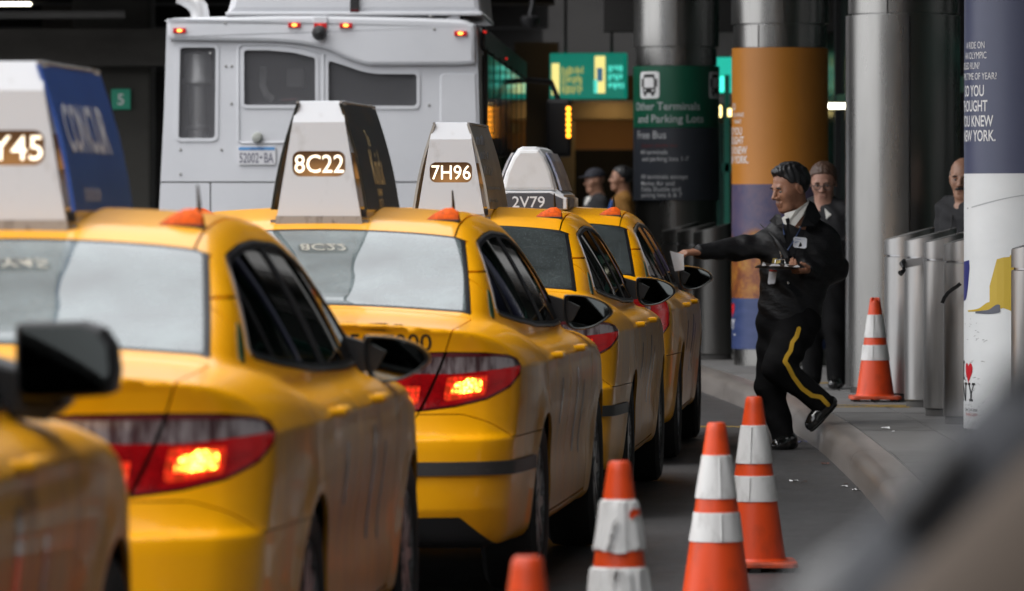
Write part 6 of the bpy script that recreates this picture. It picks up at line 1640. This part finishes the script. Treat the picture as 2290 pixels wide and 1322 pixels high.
# jacket: torso and sleeves in one shell, open at the neck
JK = Field().cone(q(1752, 560, .0), q(1748, 708, .02), .140, .138, .09).cone(q(1815, 560, .04), q(1783, 708, .02), .142, .135, .09)
JK.cone(q(1742, 532, .0), q(1836, 536, .05), .082, .088, .06).cone(q(1765, 505, .03), q(1805, 505, .04), .065, .07, .06)
JK.cone(sR, eR, .082, .068, .06).cone(eR, wR, .066, .042, .03).cone(sL, eL, .098, .088, .06).cone(eL, wL, .084, .048, .03)
hemz = q(1750, 738)[2]
JKF0 = fold(JK, .0065, 26)
JKF = lambda P: smax(JKF0(P), hemz - P[:, 2], .015)
vx = lambda x, y: (q(x, y)[0], q(x, y)[2])
VN = [vx(1744, 470), vx(1746, 500), vx(1752, 530), vx(1766, 588), vx(1786, 545), vx(1806, 500), vx(1822, 470), vx(1815, 440), vx(1750, 440)]
lo, hi = JK.bounds(.03)
solid('jacket', JKF, lo, hi, .009, nylon, man, lambda P: -np.maximum(poly_sd(VN, P[:, 0], P[:, 2]), P[:, 1] - q(1780, 520, .02)[1]), .012)
# jersey under it
JS = Field().cone(q(1758, 555, .0), q(1752, 660, .02), .118, .118, .09).cone(q(1808, 555, .03), q(1780, 660, .02), .118, .118, .09).cone(q(1762, 505, .03), q(1805, 505, .04), .058, .06, .06)
lo, hi = JS.bounds(.02); solid('jersey', JS, lo, hi, .012, cloth_dark, man)
# shirt collar: two folded leaves round the neck, and a tie
def leaf(pts, th_=.006):
    """a folded cloth leaf through pixel points (x, y, depth)"""
    P = [q(*p) for p in pts]; c = sum(P) / len(P); mb = MB(); n = len(P)
    V = [p for p in P] + [p + np.array([.002, th_, .002]) for p in P]
    return mb.add(V, [tuple(range(n)), tuple(reversed(range(n, 2 * n)))] + [(i, n + i, n + (i + 1) % n, (i + 1) % n) for i in range(n)])
leaf([(1752, 500, -.145), (1748, 488, -.13), (1757, 482, -.12), (1766, 492, -.14), (1762, 505, -.15)]).build('shirt_collar', shirt_m, man)
leaf([(1765, 494, -.15), (1778, 478, -.12), (1800, 456, -.075), (1809, 450, -.05), (1806, 462, -.06), (1796, 480, -.10), (1778, 506, -.15), (1764, 500, -.155)]).build('shirt_collar', shirt_m, man)
leaf([(1754, 478, -.10), (1780, 470, -.09), (1808, 450, -.03), (1806, 470, -.05), (1782, 500, -.13), (1760, 498, -.13)]).build('neck_band', shirt_m, man)
leaf([(1756, 490, -.156), (1764, 488, -.156), (1766, 498, -.16), (1763, 500, -.16), (1768, 540, -.165), (1762, 552, -.165), (1757, 540, -.165), (1759, 500, -.16)]).build('tie', cloth_black, man)
leaf([(1720, 494, -.13), (1734, 480, -.11), (1746, 480, -.12), (1750, 500, -.15), (1752, 512, -.155), (1736, 505, -.15)], .014).build('jacket_collar', nylon, man)
leaf([(1808, 448, -.03), (1822, 456, -.02), (1836, 486, -.04), (1822, 505, -.11), (1790, 508, -.155), (1800, 484, -.125)], .014).build('jacket_collar', nylon, man)
for (x, y) in ((1740, 504), (1787, 508), (1772, 590), (1760, 632)):
    p = q(x, y); yy = float(cast_y(JKF, np.array([p[0]]), np.array([p[2]]), -.6, .3)[0])
    MB().lathe([(0, -.006), (.007, -.005), (.009, .004)], 12, 'y', (p[0], yy - .004, p[2])).build('snap_button', metal_clip, man)
def on_jacket(x, y, dr=.004):
    p = q(x, y); yy = float(cast_y(JKF, np.array([p[0]]), np.array([p[2]]), -.6, .3)[0]); return np.array([p[0], yy - dr, p[2]])
bd = MB(); a, b, c_, d = [on_jacket(x, y, .008) for x, y in ((1772, 529), (1803, 532), (1801, 556), (1771, 553))]
def quad_plate(a, b, c_, d, n=5, th_=.004):
    P = []; r = .12
    for (o, u, v) in ((a, b, d), (b, c_, a), (c_, d, b), (d, a, c_)): P += [o + (v - o) * r, o + (u - o) * r]
    return MB().add(P + [p + np.array([0, th_, 0]) for p in P], [tuple(range(8)), tuple(range(15, 7, -1))] + [(i, 8 + i, 8 + (i + 1) % 8, (i + 1) % 8) for i in range(8)])
bdo = quad_plate(a, b, c_, d).build('name_badge', badge_white, man)
e = lambda u, v: a + (b - a) * u + (d - a) * v + np.array([0, -.001, 0])
MB().add([e(.76 + .17 * math.cos(t) * .8, .47 + .22 * math.sin(t)) for t in np.linspace(0, 6.28, 20)[:-1]], [tuple(range(19))]).build('badge_emblem', badge_blue, bdo)
tx = MB()
for (u0, u1, v) in ((.14, .55, .16), (.1, .42, .38), (.1, .3, .5), (.33, .72, .78)): tx.add([e(u0, v), e(u1, v), e(u1, v + .06), e(u0, v + .06)], [(0, 1, 2, 3)])
tx.build('badge_print', M('badge_ink', (.25, .33, .5), .5), bdo)
ribb = MB()
for pts in (((1806, 470), (1795, 500), (1782, 522), (1768, 545), (1758, 560)), ((1750, 500), (1750, 515), (1752, 525))):
    ribb.tube([on_jacket(x, y, .012) for x, y in pts], .0045, 6)
ribb.build('lanyard', M('blue_lanyard', (.03, .06, .16), .5), man)
ra_ = MB().tube([on_jacket(1733, 537, .03), on_jacket(1745, 555, .035), on_jacket(1757, 574, .03)], [.021, .023, .021], 10).build('radio', black_plastic, man)
MB().tube([on_jacket(1736, 540, .045), on_jacket(1720, 521, .04), on_jacket(1706, 502, .03)], [.006, .0045, .003], 8).build('antenna', black_plastic, ra_)
MB().tube([on_jacket(1741, 562, .05), on_jacket(1744, 572, .05), on_jacket(1741, 582, .05)], .004, 6).build('badge_clip', metal_clip, man)
p0 = [on_jacket(x, y, .035) for x, y in ((1726, 576), (1744, 580), (1741, 590), (1723, 588))]
quad_plate(*p0).build('gold_badge', M('gold_badge', (.35, .26, .08), .35, .7), man)
tg = [on_jacket(x, y, .05) for x, y in ((1718, 602), (1735, 604), (1730, 634), (1714, 635))]
tgo = quad_plate(*tg).build('id_card', badge_white, man)
MB().add([tg[0] + (tg[1] - tg[0]) * .05 - np.array([0, .002, 0]), tg[0] + (tg[1] - tg[0]) * .95 - np.array([0, .002, 0]), tg[1] + (tg[2] - tg[1]) * .12 - np.array([0, .002, 0]), tg[0] + (tg[3] - tg[0]) * .12 - np.array([0, .002, 0])], [(0, 1, 2, 3)]).build('card_band', red_p, tgo)
# clipboard in the left hand and the slip in the right
cbp = J(1739, 597, -.31); cb = empty('clipboard', tuple(cbp), R(4), 'brown clipboard with curled sheets held level by the man in the black jacket', 'clipboard')
MB().box(-.118, .118, -.15, .15, -.004, .004, .002).xf(lambda x, y, z: (x, y, z + .012 * (-x / .118) * .5 - y * .06)).build('board', tan_board, cb)
V = []; F = []
for i in range(9):
    for j in range(5):
        x = -.105 + .21 * i / 8; y = -.145 + .27 * j / 4; V.append((x, y, .007 - x * .05 - y * .06 + .014 * max(0, math.sin(i * 1.9 + 1)) * (1 if j == 0 else .3) * (i % 4 < 2)))
for i in range(8):
    for j in range(4): F.append((i * 5 + j, (i + 1) * 5 + j, (i + 1) * 5 + j + 1, i * 5 + j + 1))
MB().add(V, F, True).build('sheets', paper, cb)
MB().add([(-.112, -.15, .008), (-.085, -.15, .010), (-.100, -.152, .030)], [(0, 1, 2)]).add([(-.07, -.15, .006), (.0, -.15, .006), (-.01, -.152, .016), (-.05, -.152, .020)], [(0, 1, 2, 3)]).add([(.02, -.15, .004), (.05, -.15, .004), (.03, -.152, .016)], [(0, 1, 2)]).add([(.07, -.15, .0), (.115, -.15, .0), (.10, -.152, .014)], [(0, 1, 2)]).build('curled_corner', paper, cb)
ck = MB().box(-.055, .055, -.135, -.105, .014, .020, .003).tube([(-.03, -.13, .022), (-.028, -.125, .042), (0, -.122, .048), (.028, -.125, .042), (.03, -.13, .022)], .004, 8); ck.build('clip', metal_clip, cb)
so = J(1513, 584, -.36); V = []; F = []
cs = [(1498, 561), (1529, 569), (1530, 604), (1509, 607)]
for i in range(6):
    for j in range(6):
        u, v = i / 5, j / 5; x = (cs[0][0] * (1 - u) + cs[1][0] * u) * (1 - v) + (cs[3][0] * (1 - u) + cs[2][0] * u) * v; y = (cs[0][1] * (1 - u) + cs[1][1] * u) * (1 - v) + (cs[3][1] * (1 - u) + cs[2][1] * u) * v
        V.append(np.array(at(x, y, MY - .36 + .02 * math.sin(u * 2.5) + .03 * v)) - np.array(so))
for i in range(5):
    for j in range(5): F.append((i * 6 + j, (i + 1) * 6 + j, (i + 1) * 6 + j + 1, i * 6 + j + 1))
n = len(V); V += [p + np.array([0, .0012, 0]) for p in V]; F += [tuple(n + i for i in reversed(f)) for f in F]
sl = MB().add(V, F, True).build('paper_slip', paper); sl.location = so
tag(sl, 'white paper slip in the outstretched hand, hanging over the far cab mirror', 'paper slip')

# ------------------------------------------------------------------ the other people
def bystander(x, Y, H, yaw, z0, label, top_m, leg_m, skin, hair, hair_m, pitch=0., hyaw=None, h=.013, hs=1., arm='down', brow=brow_m, lean=0.):
    t = empty('person', (x, Y, z0), 0, label, 'person')
    A = frame(yaw); f, l = A[:, 0], A[:, 1]; W = lambda a, b, c: f * a + l * b + np.array([0, 0, c])
    hyaw = yaw if hyaw is None else hyaw; hA = frame(hyaw, pitch); hcen = W(.02 + lean, 0, H - .125 * hs)
    Bd = Field().fn(placed_head(hcen, hA, hs), .02)
    nk = hcen - np.array([0, 0, .17]); Bd.cone(hcen + np.array([0, 0, -.1]) - f * .03, W(-.02 + lean * .7, 0, H * .815), .055, .075, .05)
    sh = H * .80
    Bd.cone(W(lean * .7, -.06, sh - .08), W(0, -.05, H * .55), .10, .10, .08).cone(W(lean * .7, .06, sh - .08), W(0, .05, H * .55), .10, .10, .08)
    TP = Field().cone(W(lean * .7, -.075, sh - .10), W(0, -.06, H * .50), .125, .13, .09).cone(W(lean * .7, .075, sh - .10), W(0, .06, H * .50), .125, .13, .09).cone(W(lean * .8, -.13, sh - .01), W(lean * .8, .13, sh - .01), .07, .07, .06)
    TP.cone(W(lean * .8 - .02, -.04, sh + .035), W(lean * .8 - .02, .04, sh + .035), .055, .055, .05)
    for s in (1, -1):
        a = W(lean * .8, s * .185, sh - .02)
        if arm == 'down' or (arm == 'fold1' and s < 0): e_, w_ = W(-.03, s * .235, H * .60), W(.06, s * .23, H * .465)
        else: e_, w_ = W(.0, s * .25, H * .60), W(.24, s * .10, H * .66)
        Bd.cone(a, e_, .05, .042, .03).cone(e_, w_, .040, .028, .02); TP.cone(a, e_, .068, .060, .05).cone(e_, w_, .058, .042, .03)
        dv = (w_ - e_) / np.linalg.norm(w_ - e_); hand(Bd, w_, dv, -l * s if arm == 'down' else np.array([0, 0, -1.]), s, .45, .98)
    LG = Field()
    for s in (1, -1):
        hp, kn, an = W(0, s * .085, H * .50), W(.01, s * .09, H * .28), W(-.01, s * .09, .08)
        Bd.cone(hp, kn, .085, .055, .04).cone(kn, an, .055, .038, .03); LG.cone(hp, kn, .108, .08, .05).cone(kn, an, .08, .07, .04)
    lo, hi = Bd.bounds(.03); lo = np.minimum(lo, hcen - .2); hi = np.maximum(hi, hcen + .2)
    solid('body', Bd, lo, hi, h, skin, t)
    TF = fold(TP, .006, 24); lo, hi = TP.bounds(.03); solid('jacket', TF, lo, hi, h * 1.2, top_m, t)
    LF = fold(LG, .005, 20); lo, hi = LG.bounds(.03); solid('trousers', LF, lo, hi, h * 1.2, leg_m, t)
    for s in (1, -1):
        S_ = Field().cone(W(-.05, s * .09, .045), W(.15, s * .11, .036), .042, .036, .03).cone(W(0, s * .09, .09), W(.04, s * .095, .05), .045, .045, .03)
        SF = lambda P, S_=S_: smax(S_(P), .004 - P[:, 2], .008)
        lo, hi = S_.bounds(.02); solid('shoe', SF, lo, hi, .012, leather, t)
    add_head_parts(t, hcen, hA, hs, hair, hair_m, skin, brow, .009 if h > .01 else .006)
    return t, hcen, hA, W
hlw = pchip([(-.14, -.10), (-.06, -.09), (-.02, -.04), (.01, .01), (.04, .055), (.08, .075), (.12, .08)])
def hair_woman(p):
    e = smin(ellf((-.016, 0, .040), (.109, .087, .095))(p), ellf((-.095, 0, .055), (.045, .05, .045))(p), .03); return smax(e, hlw(p[:, 0]) - p[:, 2], .012)
x_w = (1843 - CX) / FPX * 40.3
wm, whc, whA, wW = bystander(x_w, 40.3, 1.60, R(250), .152, 'woman with glasses and a white collar in dark uniform, half hidden behind the walking man', cloth_dark, cloth_black,
                             M('skin_pink', (.36, .19, .135), .5), hair_woman, hair_brown, R(14), R(262), .012, 1.12, 'fold1', hair_brown)
def Hw(c, A, s): return lambda p: np.asarray(c) + (A @ np.asarray(p, float)) * s
g = Hw(whc, whA, 1.12); gl = MB()
for s in (1, -1):
    gl.tube([g((.104 - .3 * (a_[0]) ** 2, s * .031 + a_[0], a_[1] - .004)) for a_ in [(.022 * math.cos(t), .017 * math.sin(t)) for t in np.linspace(0, 6.283, 17)]], .0028, 6)
    gl.tube([g((.10, s * .054, .0)), g((.05, s * .078, .004)), g((-.005, s * .085, .006))], .0028, 6)
gl.tube([g((.106, -.010, .0)), g((.107, 0, .003)), g((.106, .010, .0))], .0028, 6); gl.build('glasses', black_plastic, wm)
for s in (1, -1):
    P = [wW(.0, s * .065, 1.60 * .835), wW(.10, s * .035, 1.60 * .80), wW(.145, s * .06, 1.60 * .755), wW(.10, s * .105, 1.60 * .785), wW(.02, s * .10, 1.60 * .825)]
    MB().add(P + [p_ - np.array([0, 0, .008]) for p_ in P], [tuple(range(5)), tuple(range(9, 4, -1))] + [(i, 5 + i, 5 + (i + 1) % 5, (i + 1) % 5) for i in range(5)]).build('shirt_collar', shirt_m, wm)
x_b = (2159 - CX) / FPX * 38.6
bmn, bhc, bhA, bW = bystander(x_b, 38.6, 1.625, R(222), .152, 'bald man with a black moustache looking out from behind the poster pillar', M('dark_grey_jacket', (.013, .013, .015), .8, bump=((16, 16, 22), .6, .014)), cloth_black,
                             M('skin_bald', (.40, .22, .145), .42, noise=((30, 30, 30), .4, .7), color2=(.32, .16, .10)), None, None, R(4), R(254), .007, 1.16, 'fold')
g = Hw(bhc, bhA, 1.20)
MB().tube([g((.097 - 14 * t * t, t, -.049 - 6 * t * t)) for t in (-.034, -.022, -.010, 0, .010, .022, .034)], [.003, .0085, .0095, .008, .0095, .0085, .003], 10).build('moustache', brow_m, bmn)
hs_ = lambda p: smax(np.maximum(ellf((-.014, 0, .034), (.1035, .0805, .090))(p), .012 - np.abs(p[:, 1]) + 0), np.maximum(p[:, 2] - .045, p[:, 0] - .012), .01)
solid('grey_hair', lambda P: smax(hs_(((P - bhc) @ bhA) / 1.2), -.045 - ((P - bhc) @ bhA)[:, 2] / 1.2, .01) * 1.2, bhc - .16, bhc + .16, .008, grey_hair, bmn)
for s in (1, -1):
    P = [bW(-.03, s * .07, 1.625 * .845), bW(.06, s * .055, 1.625 * .815), bW(.10, s * .03, 1.625 * .775), bW(.10, s * .085, 1.625 * .775), bW(.02, s * .10, 1.625 * .815)]
    MB().add(P + [p_ - np.array([0, 0, .008]) for p_ in P], [tuple(range(5)), tuple(range(9, 4, -1))] + [(i, 5 + i, 5 + (i + 1) % 5, (i + 1) % 5) for i in range(5)]).build('collar', M('grey_collar', (.22, .21, .19), .7), bmn)
zp = MB().tube([bW(.135, -.0, 1.625 * .76), bW(.145, 0, 1.625 * .66), bW(.14, 0, 1.625 * .52)], .005, 6).build('zip', black_plastic, bmn)
x_c = (1333 - CX) / FPX * 62.5
cm, chc, chA, cW = bystander(x_c, 62.5, 1.70, R(200), .15, 'blurred passer-by in a dark cap and pale shirt in front of the entrance', cloth_dark, cloth_black, skin_m, None, None, R(4), None, .016, 1.05)
def capf(P):
    p = ((P - chc) @ chA) / 1.05
    return smin(smax(ellf((-.012, 0, .05), (.112, .09, .092))(p), .045 - p[:, 2], .01), ellf((.10, 0, .052), (.075, .065, .008))(p), .02) * 1.05
solid('cap', capf, chc - .2, chc + .22, .011, M('navy_cap', (.012, .013, .02), .8), cm)
V = [cW(.137, -.07, .78), cW(.15, .05, .8), cW(.142, .07, 1.2), cW(.09, .055, 1.40), cW(.09, -.05, 1.40), cW(.14, -.09, 1.2)]
MB().add(V + [v - cW(.02, 0, 0) for v in V], [(0, 1, 2, 3, 4, 5), (11, 10, 9, 8, 7, 6)] + [(i, 6 + i, 6 + (i + 1) % 6, (i + 1) % 6) for i in range(6)]).build('pale_shirt', shirt_m, cm)
x_d = (1392 - CX) / FPX * 60.5
must = M('mustard_jacket', (.22, .10, .012), .8, bump=((14, 14, 20), .5, .012))
dm, dhc, dhA, dW = bystander(x_d, 60.5, 1.72, R(188), .15, 'blurred passer-by in a mustard jacket with dark hair looking left', must, cloth_black, skin_m, hair_woman, hair_black, R(-3), None, .016, 1.08)
MB().tube([dW(.12, .10, 1.36), dW(.16, .09, 1.2), dW(.16, .09, .95)], [.02, .03, .03], 8).build('blue_scarf', M('blue_scarf', (.04, .10, .30), .8), dm)

# ================================================================== the soft shape close to the lens, lower right
fgm = M('slate_blue_cloth', (.042, .044, .050), .85, noise=((18, 18, 18), .4, .7), color2=(.032, .034, .038)); fgb = M('brown_canvas', (.052, .036, .024), .8); fgg = M('grey_vinyl', (.09, .09, .09), .6)
FY = 3.9; FK = FY / 3.1
class FF(Field):
    def cone(s, a, b, r1, r2=None, k=.03): return Field.cone(s, a, b, r1 * FK, (r1 if r2 is None else r2) * FK, k * FK)
fg = empty('luggage_pile', (at(2150, 1322, FY).x, FY, 0), 0, 'out of focus heap of slate-blue and brown bags close by in the lower right corner', 'luggage')
fo = np.array(fg.location)
w = lambda x, y, d=0.: np.array(at(x, y, FY + d)) - fo
F1 = FF().cone(w(2330, 900, .0), w(2130, 1140, .02), .022, .020, .02).cone(w(2330, 1000, .0), w(2060, 1300, .04), .03, .035, .03).cone(w(2300, 1150, .05), w(2100, 1420, .05), .05, .06, .04)
lo, hi = F1.bounds(.01); solid('blue_bag', F1, lo, hi, .006, fgm, fg)
F2 = FF().cone(w(2400, 1130, -.05), w(2120, 1440, -.05), .036, .042, .02).cone(w(2420, 1330, -.06), w(2250, 1460, -.06), .05, .05, .02)
lo, hi = F2.bounds(.01); solid('brown_bag', F2, lo, hi, .006, fgb, fg)
F3 = FF().cone(w(1985, 1215, .1), w(1850, 1345, .1), .012, .022, .02).cone(w(1990, 1290, .1), w(1900, 1420, .1), .02, .03, .02)
lo, hi = F3.bounds(.01); solid('grey_bag', F3, lo, hi, .005, fgg, fg)
F4 = FF().cone(w(2125, 1040, -.02), w(2035, 1150, -.02), .014, .012, .01)
lo, hi = F4.bounds(.01); solid('black_handle', F4, lo, hi, .004, black_plastic, fg)
F5 = FF().cone(w(2272, 846, -.02), w(2330, 820, -.02), .010, .010, .01)
lo, hi = F5.bounds(.01); solid('black_grip', F5, lo, hi, .002, black_plastic, fg)
# what the heap stands on: a trolley reaching down to the ground
tr_ = MB().tube([w(2262, 845, .03), w(2240, 1000, .06), np.array([w(2200, 1322, .1)[0], .1, .12])], .008, 8)
tr_.box(.0, .34, .0, .5, .10, .14, .01)
for (x, y) in ((.04, .05), (.30, .05), (.04, .45), (.30, .45)): tr_.lathe([(0, -.015), (.05, -.015), (.05, .015), (0, .015)], 16, 'x', (x, y, .05))
tr_.build('trolley', dark_conc, fg)
bb = MB().box(.0, .34, .0, .5, .141, .52, .04).box(.02, .30, .03, .45, .521, .88, .05).box(.03, .28, .05, .40, .881, 1.18, .05); bb.build('stacked_bag', fgb, fg)
